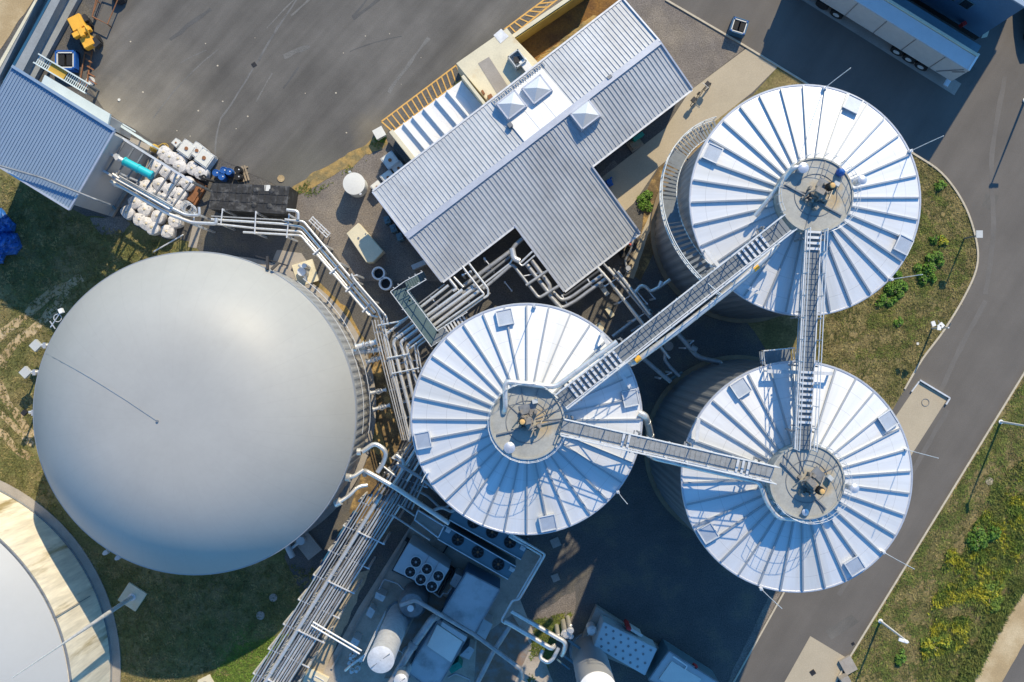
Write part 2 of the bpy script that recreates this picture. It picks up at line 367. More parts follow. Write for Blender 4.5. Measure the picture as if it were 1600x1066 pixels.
# concrete path
sheet('concrete_path', [(1166, 76), (1216, 104), (1175, 145), (1100, 203), (1028, 262), (990, 318), (960, 345), (905, 305), (1040, 200), (1078, 142)], .012, M['concrete'])
sheet('gravel_verge', [(1028, 262), (1100, 203), (1110, 260), (1040, 360), (1000, 440), (985, 430), (1003, 350), (1010, 300)], .009, M['brownsoil'], rough=3, seed=3)
sheet('sandy_strip', [(1046, 272), (1052, 284), (1030, 330), (1012, 370), (990, 436), (975, 432), (1004, 362), (1022, 318)], .016, M['concrete'], rough=1.2, seed=4)
sheet('gravel_apron', [(1003, 300), (975, 330), (1000, 365), (985, 425), (960, 430), (940, 400), (905, 300), (960, 250)], .006, M['gravel'], rough=2, seed=9)
# west lawn
sheet('lawn', [(-300, 240), (0, 262), (60, 300), (135, 338), (200, 345), (260, 375), (290, 372), (330, 420), (520, 820), (500, 900), (440, 985), (388, 1080), (300, 1300), (-500, 1300), (-500, 200)], .004, M['lawn'], rough=4, seed=2)
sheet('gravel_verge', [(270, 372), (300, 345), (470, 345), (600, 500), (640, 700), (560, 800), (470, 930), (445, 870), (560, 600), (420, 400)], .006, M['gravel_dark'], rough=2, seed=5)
sheet('sandy_verge', [(452, 300), (492, 268), (530, 248), (600, 208), (604, 224), (560, 252), (508, 282), (462, 306)], .012, M['verge'], rough=5, seed=3)
sheet('sandy_verge', [(470, 440), (492, 432), (540, 480), (575, 540), (560, 560), (520, 500)], .012, M['verge'], rough=3, seed=7)
sheet('brown_soil', [(575, 545), (600, 530), (632, 680), (610, 740), (590, 810), (565, 830), (545, 800), (580, 700)], .012, M['brownsoil'], rough=3, seed=7)
sheet('sandy_heap_ground', [(585, 662), (592, 660), (602, 705), (592, 712), (574, 700)], .016, M['verge'], rough=2, seed=9)
sheet('sandy_strip', [(560, 895), (578, 890), (545, 965), (512, 1040), (490, 1080), (455, 1080), (480, 1040)], .012, M['strip'], rough=2.5, seed=9)
sheet('concrete_path', [(433, 390), (471, 396), (482, 412), (470, 440), (425, 410)], .014, M['concrete_grey'], rough=1)
sheet('concrete_path', [(303, 345), (317, 347), (307, 388), (294, 386)], .014, M['concrete_grey'])
sheet('gravel_patch', [(140, 340), (190, 338), (205, 350), (190, 368), (158, 368)], .014, M['gravel'], rough=2)
sheet('lit_grass_patch', [(845, 975), (895, 960), (870, 1000), (850, 1070), (825, 1070), (826, 1000)], .012, M['lawn'], rough=3)
sheet('painted_sun_patch', [(900, 922), (893, 972), (842, 974), (838, 960)], .008, M['gravel'], rough=4)  # paler gravel paints the sunlit patch between the tank shadows
# sand and track marks
sheet('sand_ground', [(-200, -200), (62, -30), (52, 0), (0, 78), (-200, 330)], .006, M['sand'], rough=2)
for i, (ln, w) in enumerate([([(-20, 545), (5, 521), (32, 498), (70, 466), (128, 433)], .42), ([(2, 575), (8, 556), (20, 540), (40, 522), (60, 508), (107, 455)], .42), ([(-10, 590), (2, 612), (22, 640), (38, 664), (52, 684)], .4),
                             ([(-10, 640), (6, 650), (24, 668), (38, 684), (50, 696)], .26), ([(-10, 668), (8, 680), (24, 700), (46, 716)], .32)]):
    ribbon('dirt_track', smooth_line(ln, 5), w * 1.5, .010 + .001 * i, M['sand'], rough=.7, seed=i)
sheet('sandy_verge', [(0, 752), (30, 772), (60, 800), (45, 806), (0, 775)], .012, M['verge'], rough=2, seed=7)
# worn sweep marks on the yard asphalt
M['mark'] = mat('pale tyre scuff', (.145, .144, .142), .92, var=.3, scale=.8, fine=15, fvar=.2)
for i, ln in enumerate([[(470, -10), (430, 50), (395, 108), (360, 165), (345, 185)], [(345, 185), (338, 215), (336, 245)], [(435, 40), (405, 95)]]):
    ribbon('scuff_mark', smooth_line(ln, 8), .11, .004 + .001 * i, M['mark'], rough=.8, seed=i)
M['wear'] = mat('faint tyre polish', (.15, .147, .14), .9, var=.2, scale=.6, fine=12, fvar=.25)
M['wheelpath'] = mat('worn wheel path', (.138, .129, .12), .9, var=.12, scale=.5, fine=20, fvar=.12)
M['wear_dark'] = mat('dark tyre trail', (.092, .091, .09), .9, var=.15, scale=.6, fine=12, fvar=.15)
rw = random.Random(12)
for i in range(13):
    px = rw.uniform(210, 700); py = rw.uniform(20, 200); a = math.radians(rw.gauss(-48, 14)); L_ = rw.uniform(40, 150); bend = rw.uniform(-.35, .35); ln = []
    for k in range(7):
        aa = a + bend * k / 6; ln.append((px, py)); px += math.cos(aa) * L_ / 6; py += math.sin(aa) * L_ / 6
    if max(p[1] - (214 - (p[0] - 600) * .98 if p[0] > 600 else 250) for p in ln) > -8: continue
    ribbon('tyre_mark', smooth_line(ln, 6), rw.uniform(.06, .3), .0035 + .0004 * i, M['wear'] if i % 3 else M['wear_dark'], rough=.95, seed=i)
for i in range(26):
    x, y, _ = W(rw.uniform(200, 780), rw.uniform(5, 230)); 
    if y < -2 + 0: continue
    pz = W(0, 0)
    r = rw.uniform(.03, .07); mb = MB(); mb.lathe([(r, .0), (r * .8, .02), (.005, .025)], x, y, 7); o = mb.build('dirt_speck', M['kerb']); o['kind'] = 'structure'
for i, (P, lb) in enumerate([([(1500, 96), (1530, 108), (1516, 140), (1488, 126)], 0), ([(1540, 300), (1560, 306), (1552, 330), (1534, 322)], 0), ([(1290, 985), (1330, 960), (1342, 972), (1300, 1000)], 0)]):
    sheet('asphalt_patch', P, .0065, M['asphalt'], rough=1.5, seed=i + 20)
for i, ln in enumerate([[(1480, 640), (1440, 712), (1380, 820), (1310, 930)], [(1540, 470), (1500, 545), (1470, 610)], [(1570, 120), (1550, 240), (1552, 360), (1540, 460)]]):
    ribbon('tyre_mark', smooth_line(ln, 8), .35, .0072 + .0004 * i, M['wheelpath'], rough=.5, seed=i)
# pads
sheet('concrete_pad', [(1436, 597), (1481, 622), (1426, 708), (1405, 745), (1380, 720), (1400, 650)], .008, M['concrete'])
sheet('concrete_pad', [(1266, 994), (1326, 1030), (1296, 1085), (1215, 1085)], .010, M['concrete'])
sheet('pale_ground_strip', [(1240, -8), (1491, 149), (1502, 131), (1262, -22)], .008, M['concrete_grey'])  # paler band of ground below the trailer
sheet('plant_floor', [(655, 800), (700, 815), (850, 868), (812, 935), (870, 1080), (870, 1150), (430, 1150), (500, 1060), (560, 950)], .016, M['plantfloor'])
sheet('plant_floor', [(745, 1000), (800, 960), (830, 1010), (800, 1075), (740, 1075)], .020, M['brown_floor'])
sheet('plant_floor', [(664, 915), (700, 935), (690, 990), (640, 1060), (600, 1060), (650, 960)], .020, M['brown_floor'])
# yellow hatched keep-clear markings
def hatch(name, A, B, C_, D, n, z=.012, diag=(0.0, 0.0)):
    mb = MB()
    P = [Vector(W(*p)) for p in (A, B, C_, D)]
    for a, b in ((0, 1), (1, 2), (2, 3), (3, 0)):
        a_, b_ = P[a], P[b]; d = (b_ - a_).normalized(); s = Vector((-d.y, d.x, 0)) * .05
        mb.add([(q.x, q.y, z) for q in (a_ - s, b_ - s, b_ + s, a_ + s)], [(0, 1, 2, 3)])
    for i in range(1, n):
        t = i / n; a_ = P[0].lerp(P[1], t); b_ = P[3].lerp(P[2], max(0, min(1, t + diag[0]))); d = (b_ - a_).normalized(); s = Vector((-d.y, d.x, 0)) * .045
        mb.add([(q.x, q.y, z + .003) for q in (a_ - s, b_ - s, b_ + s, a_ + s)], [(0, 1, 2, 3)])
    o = mb.build(name, M['paint_y']); o['kind'] = 'structure'
    for p in o.data.polygons:
        if p.normal.z < 0: p.flip()
    return o
hatch('yellow_marking', (596, 190), (713, 102), (722, 124), (614, 206), 15, diag=(-.02, 0))
hatch('yellow_marking', (788, 46), (850, 0), (880, -8), (800, 56), 8, diag=(-.05, 0))

# ------------------------------------------------------------------ vegetation
def inside(p, poly):
    x, y = p; r = False; j = len(poly) - 1
    for i in range(len(poly)):
        if (poly[i][1] > y) != (poly[j][1] > y) and x < (poly[j][0] - poly[i][0]) * (y - poly[i][1]) / (poly[j][1] - poly[i][1]) + poly[i][0]: r = not r
        j = i
    return r
def tufts(name, poly, n, m, size=.16, label=None, clump=.0, seed=1, hh=.12):
    rnd = random.Random(seed); mb = MB(); xs = [p[0] for p in poly]; ys = [p[1] for p in poly]; k = 0; tr = 0
    while k < n and tr < n * 30:
        tr += 1; p = (rnd.uniform(min(xs), max(xs)), rnd.uniform(min(ys), max(ys)))
        if not inside(p, poly): continue
        if clump and mnoise.noise(Vector((p[0] * .035, p[1] * .035, seed))) < clump * 1.0 - .1 + rnd.uniform(-.25, .25): continue
        k += 1; x, y = W2(*p); s = size * rnd.uniform(.5, 1.5)
        for b in range(5):
            a = rnd.uniform(0, 2 * PI); l = s * rnd.uniform(.6, 1.2); wv = s * .16; hgt = hh * rnd.uniform(.3, 1.2)
            c, si = math.cos(a), math.sin(a)
            mb.add([(x - si * wv, y + c * wv, .01), (x + si * wv, y - c * wv, .01), (x + c * l + si * wv * .3, y + si * l - c * wv * .3, hgt)], [(0, 1, 2)])
    o = mb.build(name, m, kind='stuff')
    if label: o['label'] = label
    o['category'] = 'grass'
    return o
isl_poly = isl + [(1395, 635), (1340, 640), (1260, 570), (1250, 500), (1330, 470), (1420, 330), (1400, 240)]
verge_poly = [(1600, 590), (1700, 470), (1700, 780), (1604, 915), (1515, 1070), (1310, 1070), (1330, 1032)]
lawn_poly = [(0, 270), (130, 345), (280, 385), (60, 560), (50, 700), (120, 850), (190, 880), (280, 905), (440, 880), (500, 890), (430, 985), (385, 1070), (190, 1070), (180, 950), (60, 800), (0, 750)]
tufts('island_grass', isl_poly, 6500, M['tuft'], label='dry olive grass filling the island beside the curved kerb', seed=2)
tufts('verge_grass', verge_poly, 9000, M['tuft'], label='dry olive grass along the outer side of the road', seed=3)
tufts('lawn_grass', lawn_poly, 8000, M['tuft'], label='mown green grass around the domed tank', seed=4)
tufts('lush_grass', [(1380, 250), (1505, 330), (1515, 430), (1400, 560), (1330, 560), (1390, 430), (1440, 300)], 1500, M['green_tuft'], size=.2, clump=.25, seed=5, label='lush green weeds among the dry grass of the island')
tufts('lush_grass', verge_poly, 3600, M['green_tuft'], size=.22, clump=.22, seed=6, label='green weeds on the outer verge')
tufts('yellow_weeds', [(1480, 860), (1560, 780), (1600, 740), (1600, 850), (1540, 960), (1500, 1010), (1440, 1030), (1440, 990)], 2600, M['yellow_tuft'], size=.2, clump=.12, seed=7, hh=.3, label='yellow flowering weeds on the outer verge')
tufts('lush_grass', [(1490, 900), (1530, 800), (1570, 740), (1620, 700), (1620, 880), (1560, 960), (1500, 1066), (1430, 1066)], 2400, M['green_tuft'], size=.22, clump=.14, seed=16, hh=.25, label='dense bright green weeds between yellow flowers and the sand track')
tufts('lush_grass', [(1330, 1040), (1480, 800), (1600, 650), (1600, 600), (1440, 850), (1330, 1032)], 1100, M['green_tuft'], size=.2, clump=.1, seed=17, label='green weeds close to the road kerb')
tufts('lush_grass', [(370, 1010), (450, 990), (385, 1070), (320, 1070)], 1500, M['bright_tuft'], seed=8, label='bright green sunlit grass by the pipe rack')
tufts('lush_grass', [(835, 970), (895, 955), (870, 1000), (850, 1066), (825, 1066)], 800, M['green_tuft'], seed=9, clump=.1, label='green weeds on the sunny gap between the pipes')
tufts('lush_grass', [(1568, 968), (1604, 915), (1590, 905), (1520, 1010), (1490, 1070), (1518, 1072)], 1200, M['green_tuft'], seed=10, label='green strip of weeds beside the sand track', hh=.3, size=.24)
tufts('verge_weeds', [(455, 300), (600, 212), (605, 226), (560, 262), (480, 312)], 170, M['green_tuft'], size=.11, clump=.3, seed=11, label='scattered weeds along the sandy yard edge')

def shrub(px, py, r, h, label, m=None, seed=1, n=420, group=None):
    n = int(n * 1.7)
    rnd = random.Random(seed); x, y, _ = W(px, py)
    t = thing('shrub', label, 'shrub', (x, y, 0), group); mb = MB()
    lobes = [(rnd.gauss(0, .5) * r, rnd.gauss(0, .5) * r, rnd.uniform(.22, .65) * r) for _ in range(11)]
    for i in range(n):
        lx, ly, lr = rnd.choice(lobes); a = rnd.uniform(0, 2 * PI); q = math.sqrt(rnd.random()) * lr
        px_, py_ = x + lx + math.cos(a) * q, y + ly + math.sin(a) * q
        z = h * (1 - (q / lr) ** 2 * .7) * rnd.uniform(.45, 1.05) * lr / (.75 * r)
        s = rnd.uniform(.05, .11); b = rnd.uniform(0, 2 * PI); tl = rnd.uniform(-.6, .6)
        c, si = math.cos(b) * s, math.sin(b) * s
        mb.add([(px_ - c, py_ - si, z), (px_ + si * .5, py_ - c * .5, z + tl * s), (px_ + c, py_ + si, z + tl * s * .5), (px_ - si * .5, py_ + c * .5, z - tl * s)], [(0, 1, 2, 3)])
    mb.build('foliage', m or M['leaf'], t)
    st = MB()
    for i in range(5):
        a = rnd.uniform(0, 2 * PI); st.bar((x, y, 0), (x + math.cos(a) * r * .5, y + math.sin(a) * r * .5, h * .6), .03)
    st.build('stem', M['wood'], t); return t
SG = 'shrubs growing on the road island'
shrub(1452, 413, .75, .9, 'bright green bush, largest on the island, east of the upper tank', seed=1, n=800, group=SG)
shrub(1444, 436, .5, .7, 'green bush just below the largest island bush', seed=2, group=SG)
shrub(1400, 452, .65, .7, 'dark green bush near the eave of the upper tank', seed=3, n=600, group=SG)
shrub(1380, 468, .5, .5, 'low spreading green bush under the lower right eave of the upper tank', seed=4, group=SG)
shrub(1472, 378, .28, .5, 'small yellow-green bush between road lamp and upper tank', m=M['yellow_tuft'], seed=5, n=200, group=SG)
shrub(1458, 374, .28, .5, 'small round green bush left of the yellow one', seed=6, n=200, group=SG)
shrub(1468, 292, .35, .5, 'small green bush near the top of the island', seed=7, n=250, group=SG)
shrub(1404, 505, .3, .4, 'tiny green bush midway down the island', seed=8, n=160, group=SG)
shrub(1400, 392, .25, .4, 'tiny dark bush touching the upper tank eave by the hatch', seed=9, n=160, group=SG)
shrub(1455, 1008, .7, .7, 'yellow flowering bush near the street lamp head', m=M['yellow_tuft'], seed=11, n=700)
shrub(1530, 845, .8, .8, 'dark green bush in the middle of the outer verge', seed=12, n=700)
shrub(1545, 930, .9, .6, 'broad yellow-green bush beside the sand track', m=M['yellow_tuft'], seed=13, n=900)
shrub(1405, 1030, .45, .5, 'green bush below the street lamp on the outer verge', seed=14, n=300)
shrub(1007, 318, .55, .5, 'green weed bush beside the corner of the seamed roof', seed=15, n=450)
shrub(1012, 305, .35, .45, 'smaller weed bush at the end of the concrete path', seed=16, n=250)
shrub(595, 217, .28, .35, 'small weed bush at the lower end of the yellow hatching', seed=17, n=160)

# ------------------------------------------------------------------ digesters
def railing_circle(cx, cy, z, r, a0, a1, n, hh=1.0, t=.013):
    mb = MB(); pts = [(cx + r * math.cos(a0 + (a1 - a0) * i / n), cy + r * math.sin(a0 + (a1 - a0) * i / n)) for i in range(n + 1)]
    for zz in (hh, hh * .52):
        mb.tube([(p[0], p[1], z + zz) for p in pts], t, 5, 0)
    for p in pts: mb.bar((p[0], p[1], z), (p[0], p[1], z + hh), .025)
    return mb
ZE = 15.3; RE = 6.42; ZP = 17.3; RP = 1.98
def digester(label, px, py, hatches, rods, plat_rot, extras):
    k = (H - ZE) / F; cx, cy = (px - 800) * k, (533 - py) * k
    t = thing('digester_tank', label, 'tank', (cx, cy, 0), 'white-roofed round digester tanks')
    # corrugated wall
    n = 288; w = MB(); V = []; Fc = []
    for zi, z in enumerate((.25, 5.2, 10.2, ZE - .02)):
        for j in range(n):
            r = RE - .14 + (.05 if j % 4 in (0, 1) else 0.0); a = 2 * PI * j / n; V.append((cx + r * math.cos(a), cy + r * math.sin(a), z))
    for i in range(3):
        for j in range(n): Fc.append((i * n + j, i * n + (j + 1) % n, (i + 1) * n + (j + 1) % n, (i + 1) * n + j))
    w.add(V, Fc); w.build('wall', M['clad'], t)
    f = MB(); f.lathe([(RE + .2, 0), (RE + .2, .26), (RE - .3, .3)], cx, cy, 96); f.build('foundation', M['found'], t)
    # cone roof with ribs
    rf = MB(); zr = 15.9; nn = 32
    def zc(r): return ZE + (zr - ZE) * (RE - r) / (RE - RP)
    rf.lathe([(RE, ZE - .12), (RE, ZE), (RE * .7, zc(RE * .7)), (RP * .9, zc(RP * .9))], cx, cy, 32)
    rf.build('roof', M['tank_roof'], t)
    rb = MB()
    for j in range(nn):
        a = 2 * PI * j / nn + extras.get('rot', 0); c, s = math.cos(a), math.sin(a)
        rb.bar((cx + c * RP, cy + s * RP, zc(RP) + .06), (cx + c * (RE - .05), cy + s * (RE - .05), ZE + .06), .09, .2)
    rb.build('roof_ribs', M['rib'], t)
    rim = MB(); rim.ring(cx, cy, ZE - .02, RE + .03, .07, 96); rim.build('eave_rim', M['flash'], t, True)
    # hatches lying on the roof between ribs
    for (hx, hy) in hatches:
        kk = (H - 15.5) / F; X, Y = (hx - 800) * kk, (533 - hy) * kk; a = math.atan2(Y - cy, X - cx); r = math.hypot(X - cx, Y - cy)
        c, s = math.cos(a), math.sin(a)
        hb = MB(); p0 = Vector((cx + c * (r - .42), cy + s * (r - .42), zc(r - .42) + .13)); p1 = Vector((cx + c * (r + .42), cy + s * (r + .42), zc(r + .42) + .13))
        hb.bar(p0, p1, .92, .22); h = hb.build('hatch', M['hatch'], t)
        fb = MB()
        for q in (-.44, .44):
            o = Vector((-s * q, c * q, .13)); fb.bar(p0 + o, p1 + o, .05, .06)
        for p in (p0, p1): fb.bar(p + Vector((-s * .46, c * .46, .13)), p + Vector((s * .46, -c * .46, .13)), .05, .06)
        fb.build('frame', M['galv'], h)
    for (rx, ry) in rods:
        kk = (H - ZE) / F; X, Y = (rx - 800) * kk, (533 - ry) * kk
        d = MB(); d.tube([(X, Y, ZE), (X, Y, ZE + 2.0), (X + .05, Y, ZE + 4.4)], .022, 5, 0); d.box(X, Y, ZE, ZE + .3, .16, .16, .3); d.build('lightning_rod', M['galv'], t)
    # drum and platform
    kp = (H - ZP) / F; qx, qy = (extras['disc'][0] - 800) * kp, (533 - extras['disc'][1]) * kp
    qx, qy = cx, cy
    dr = MB(); dr.lathe([(RP - .02, zr - .4), (RP - .02, ZP - .05), (RP + .06, ZP - .05), (RP + .06, ZP + .08), (RP - .03, ZP + .08), (RP - .03, ZP)], qx, qy, 64)
    dr.build('platform', M['plat'], t)
    railing_circle(qx, qy, ZP, RP + .14, extras['rail'][0], extras['rail'][1], 22).build('railing', M['galv'], t)
    # plate seams on the platform
    sm = MB()
    for a in extras.get('seams', (.3, 1.4, 2.2, 3.9, 5.2)):
        sm.bar((qx + .5 * math.cos(a), qy + .5 * math.sin(a), ZP + .02), (qx + 1.9 * math.cos(a), qy + 1.9 * math.sin(a), ZP + .02), .05, .06)
    sm.ring(qx, qy, ZP + .02, 1.15, .02, 40); sm.build('plate_seam', M['galv_dark'], t)
    # agitator: cross beam, gearbox, motor with cap
    ag = MB(); a = plat_rot; c, s = math.cos(a), math.sin(a)
    ag.bar((qx - c * 1.75 + s * .3, qy - s * 1.75 - c * .3, ZP + .06), (qx + c * 1.75 + s * .3, qy + s * 1.75 - c * .3, ZP + .06), .07, .12)
    ag.bar((qx - s * .7 - c * .25, qy + c * .7 - s * .25, ZP + .04), (qx - s * .7 + c * .6, qy + c * .7 + s * .6, ZP + .04), .5, .08)
    agi = ag.build('agitator_beam', M['galv_dark'], t)
    gb = MB(); gb.cyl(qx, qy, ZP, ZP + .9, .2, 20); gb.cyl(qx, qy, ZP + .25, ZP + .35, .34, 20); gb.box(qx - .05, qy + .1, ZP + .8, ZP + 1.1, .5, .3, a); gb.box(qx + .1, qy - .2, ZP + .3, ZP + .8, .3, .25, a + .4)
    for i in range(8):
        b = i * PI / 4; gb.box(qx + .3 * math.cos(b), qy + .3 * math.sin(b), ZP + .35, ZP + .42, .06, .06, b)
    gb.build('gearbox', M['machine'], agi, True)
    mo = MB(); mx, my = qx + extras.get('m', (.38, .2))[0], qy + extras.get('m', (.38, .2))[1]
    mo.cyl(mx, my, ZP + .5, ZP + 1.3, .17, 20)
    for i in range(12):
        b = i * PI / 6; mo.box(mx + .18 * math.cos(b), my + .18 * math.sin(b), ZP + .55, ZP + 1.2, .08, .02, b)
    mo.build('motor', M['dark'], agi)
    cp = MB(); cp.lathe([(.12, ZP + 1.3), (.15, ZP + 1.35), (.12, ZP + 1.4), (.04, ZP + 1.42)], mx, my, 20); cp.build('motor_cap', M['orange'], agi, True)
    cl = MB(); rnd = random.Random(int(px))
    for i in range(16):
        b = rnd.uniform(0, 2 * PI); r = rnd.uniform(.25, .75); cl.box(qx + r * math.cos(b), qy + r * math.sin(b), ZP, ZP + rnd.uniform(.15, .6), rnd.uniform(.08, .25), rnd.uniform(.08, .2), rnd.uniform(0, 3))
    cl.tube([(qx - .8, qy - .3, ZP + .1), (qx - .5, qy + .1, ZP + .5), (qx - .1, qy + .2, ZP + .6)], .04, 6)
    cl.tube([(qx + .9, qy + .3, ZP + .1), (qx + .6, qy - .3, ZP + .3), (qx + .2, qy - .4, ZP + .6)], .035, 6)
    cl.build('fittings', M['machine'], agi)
    for (vx, vy, vr, vh) in extras.get('vents', ()):
        v = MB(); X, Y, _ = W(vx, vy, ZP + vh); v.lathe([(vr, ZP - .6), (vr, ZP + vh - .08), (vr + .05, ZP + vh - .06), (vr * .7, ZP + vh), (.03, ZP + vh + .02)], X, Y, 20); v.build('vent_dome', M['flash'], t, True)
    jb = MB(); jb.box(qx + 1.2 * math.cos(a + 1), qy + 1.2 * math.sin(a + 1), ZP, ZP + .35, .3, .22, a); jb.build('junction_box', M['grey_unit'], t)
    return t, (cx, cy)
T1, c1 = digester('white ribbed round tank in the middle, touching both long walkways', 823, 655, [(789, 496), (985, 622), (661, 688), (856, 817)], [(835, 479), (965, 768), (668, 737)], .22,
                  dict(disc=(822, 661), rail=(-.05 - 2 * PI + .75, -.35), vents=[(796, 700, .26, .5)], m=(-.28, .1), seams=(1.25, 1.75, 2.4, .6, .35, .1)))
T2, c2 = digester('white ribbed round tank at the top right with a curved outside stair', 1258, 313, [(1113, 240), (1332, 163), (1411, 383)], [(1287, 139), (1421, 237), (1391, 437)], -.5,
                  dict(disc=(1276, 306), rail=(-1.3, 3.6), vents=[(1348, 281, .2, .5), (1256, 262, .24, .6)], m=(.5, .32), rot=.02, seams=(1.3, 4.4, 2.9)))
T3, c3 = digester('white ribbed round tank at the lower right beside the road', 1245, 745, [(1157, 606), (1387, 657), (1335, 884), (1106, 833)], [(1414, 702), (1379, 862), (1188, 919)], -.8,
                  dict(disc=(1262, 756), rail=(-2.6, 1.4), vents=[(1336, 764, .2, .45), (1259, 801, .14, .3)], m=(.42, -.35), rot=.05, seams=(.5, 1.9, 2.3, 5.2)))
# blue cover left on the upper tank platform
b = MB(); x, y, z = W(1314, 269, ZP + .3)
b.lathe([(.2, ZP), (.24, ZP + .25), (.16, ZP + .5), (.04, ZP + .58)], x, y, 9); single(b, 'fabric_cover', M['blue'], 'small royal blue fabric cover at the railing of the upper tank platform', 'cover')

# roof drain pipes and cables on tanks
def pipe_thing(name, label, paths, cat='pipe', group=None):
    """paths: list of (part name, [(px,py,z)...], radius, material)"""
    p0 = paths[0][1][0]; x, y, _ = W(p0[0], p0[1], p0[2]); t = thing(name, label, cat, (x, y, 0), group)
    for (nm, pts, r, m) in paths:
        mb = MB(); mb.tube([W(*p) for p in pts], r, 10); 
        # jacket joints
        P = [Vector(W(*p)) for p in pts]
        for a, b_ in zip(P[:-1], P[1:]):
            L_ = (b_ - a).length; k = int(L_ / 1.6)
            for i in range(1, k + 1):
                c = a.lerp(b_, i / (k + 1)); d = (b_ - a).normalized() * .03; mb.tube([c - d, c + d], r * 1.09, 10, 0)
        mb.build(nm, m, t, True)
    return t
pipe_thing('platform_pipe', 'silver pipe bending round the top of the middle tank platform', [('pipe', [(785, 648, 17.0), (790, 640, 17.6), (789, 596, 17.6), (868, 605, 17.7), (964, 534, 17.7)], .15, M['pipe'])])
pipe_thing('gas_pipe', 'long silver pipe running beside the longest walkway', [('pipe', [(984, 562, 15.8), (986, 570, 17.0), (1060, 516, 17.2), (1140, 453, 17.2), (1203, 396, 17.2), (1215, 380, 17.1)], .17, M['pipe']), ('yellow_band', [(992, 564, 17.15), (1000, 558, 17.15)], .185, M['yellow']), ('yellow_band', [(1177, 421, 17.2), (1184, 415, 17.2)], .185, M['yellow'])])
pipe_thing('gas_pipe', 'silver pipe below the walkway between middle and lower right tanks', [('pipe', [(1008, 707, 14.5), (1022, 716, 17.0), (1100, 734, 17.0), (1187, 753, 17.0), (1198, 784, 17.0), (1216, 809, 17.0), (1256, 812, 17.0)], .14, M['pipe'])])
pipe_thing('roof_pipe', 'silver pipe leaning over the upper left of the upper tank platform', [('pipe', [(1180, 338, 16.4), (1222, 285, 17.1), (1241, 260, 17.8), (1256, 264, 17.5)], .13, M['pipe'])])
pipe_thing('down_pipe', 'bent silver pipe at the right eave of the middle tank', [('pipe', [(998, 645, 15.4), (1008, 650, 15.4), (1014, 668, 14), (1018, 690, 12)], .2, M['pipe'])])

# ------------------------------------------------------------------ walkways
def walkway(label, P0, P1, z0, z1, w, treads, frames, name='walkway_bridge', matd=None, rail_m=None, truss=True, supports=()):
    a = Vector(W(P0[0], P0[1], z0)); b = Vector(W(P1[0], P1[1], z1)); d = (b - a); Ld = d.length; u = d.normalized(); s = Vector((-u.y, u.x, 0)).normalized()
    t = thing(name, label, 'walkway', (a.x, a.y, a.z - .2), 'raised walkways between the tanks')
    at = lambda q, off=0, dz=0: a + u * q + s * off + Vector((0, 0, dz))
    dk = MB(); n = int(Ld / .085)
    dk.bar(at(0, 0, -.03), at(Ld, 0, -.03), w * .94, .03)
    gr = dk
    for i in range(int(Ld / .28)):
        q = .1 + i * .28
        if any(t0 <= q / Ld <= t1 for t0, t1 in treads): continue
        gr.bar(at(q, -w * .47, .0), at(q, w * .47, .0), .025, .03)
    gr.build('deck', matd or M['grate'], t)
    for t0, t1 in treads:
        for i in range(int((t1 - t0) * Ld / .3)):
            q = t0 * Ld + i * .3 + .1; tb = MB()
            tb.bar(at(q, -w * .44, .08), at(q, w * .44, .08), .13, .04); tb.build('tread', M['galv'], t)
    for sg in (-1, 1):
        st = MB(); st.bar(at(0, sg * w / 2, -.06), at(Ld, sg * w / 2, -.06), .06, .22); st.build('stringer', M['galv'], t)
        r = MB(); k = max(2, int(Ld / 1.15))
        for zz in (1.05, .55): r.tube([at(0, sg * (w / 2 + .05), zz), at(Ld, sg * (w / 2 + .05), zz)], .028, 6, 0)
        for i in range(k + 1):
            q = Ld * i / k; r.bar(at(q, sg * (w / 2 + .05), -.1), at(q, sg * (w / 2 + .05), 1.05), .045)
        r.build('handrail', rail_m or M['galv'], t)
        if truss:
            tr = MB(); k = max(2, int(Ld / 1.3))
            tr.bar(at(0, sg * w * .42, -.75), at(Ld, sg * w * .42, -.75), .06)
            for i in range(k):
                q0, q1 = Ld * i / k, Ld * (i + 1) / k; tr.bar(at(q0, sg * w * .42, -.75 if i % 2 else -.1), at(q1, sg * w * .42, -.1 if i % 2 else -.75), .045)
            tr.build('truss', M['galv'], t)
    for q in frames:
        fr = MB(); c = q * Ld
        fr.bar(at(c, -w * .8, -.3), at(c, w * .8, -.3), .1, .12)
        for sg in (-1, 1): fr.bar(at(c, sg * w * .7, -1.5), at(c, sg * w * .7, .2), .08)
        fr.bar(at(c - .3, -w * .8, -.25), at(c - .3, w * .8, -.25), .07); fr.build('support_frame', M['galv_dark'], t)
    return t, at, Ld
walkway('longest grey walkway, from the middle tank up to the top right tank', (876, 627), (1228, 350), 17.5, 17.5, .88, [(.05, .28), (.80, .93)], (.06, .3, .68, .93))
walkway('grey walkway sloping across from the middle tank to the lower right tank', (878, 666), (1208, 740), 17.5, 17.5, .78, [(.28, .34), (.82, .9)], (.04, .36, .6, .93), matd=M['plat_lt'])
walkway('grey walkway running straight down between the top and lower right tanks', (1271, 360), (1254, 702), 17.5, 17.5, .82, [(.0, .12), (.64, .9)], (.04, .4, .62, .92), rail_m=M['galv'])
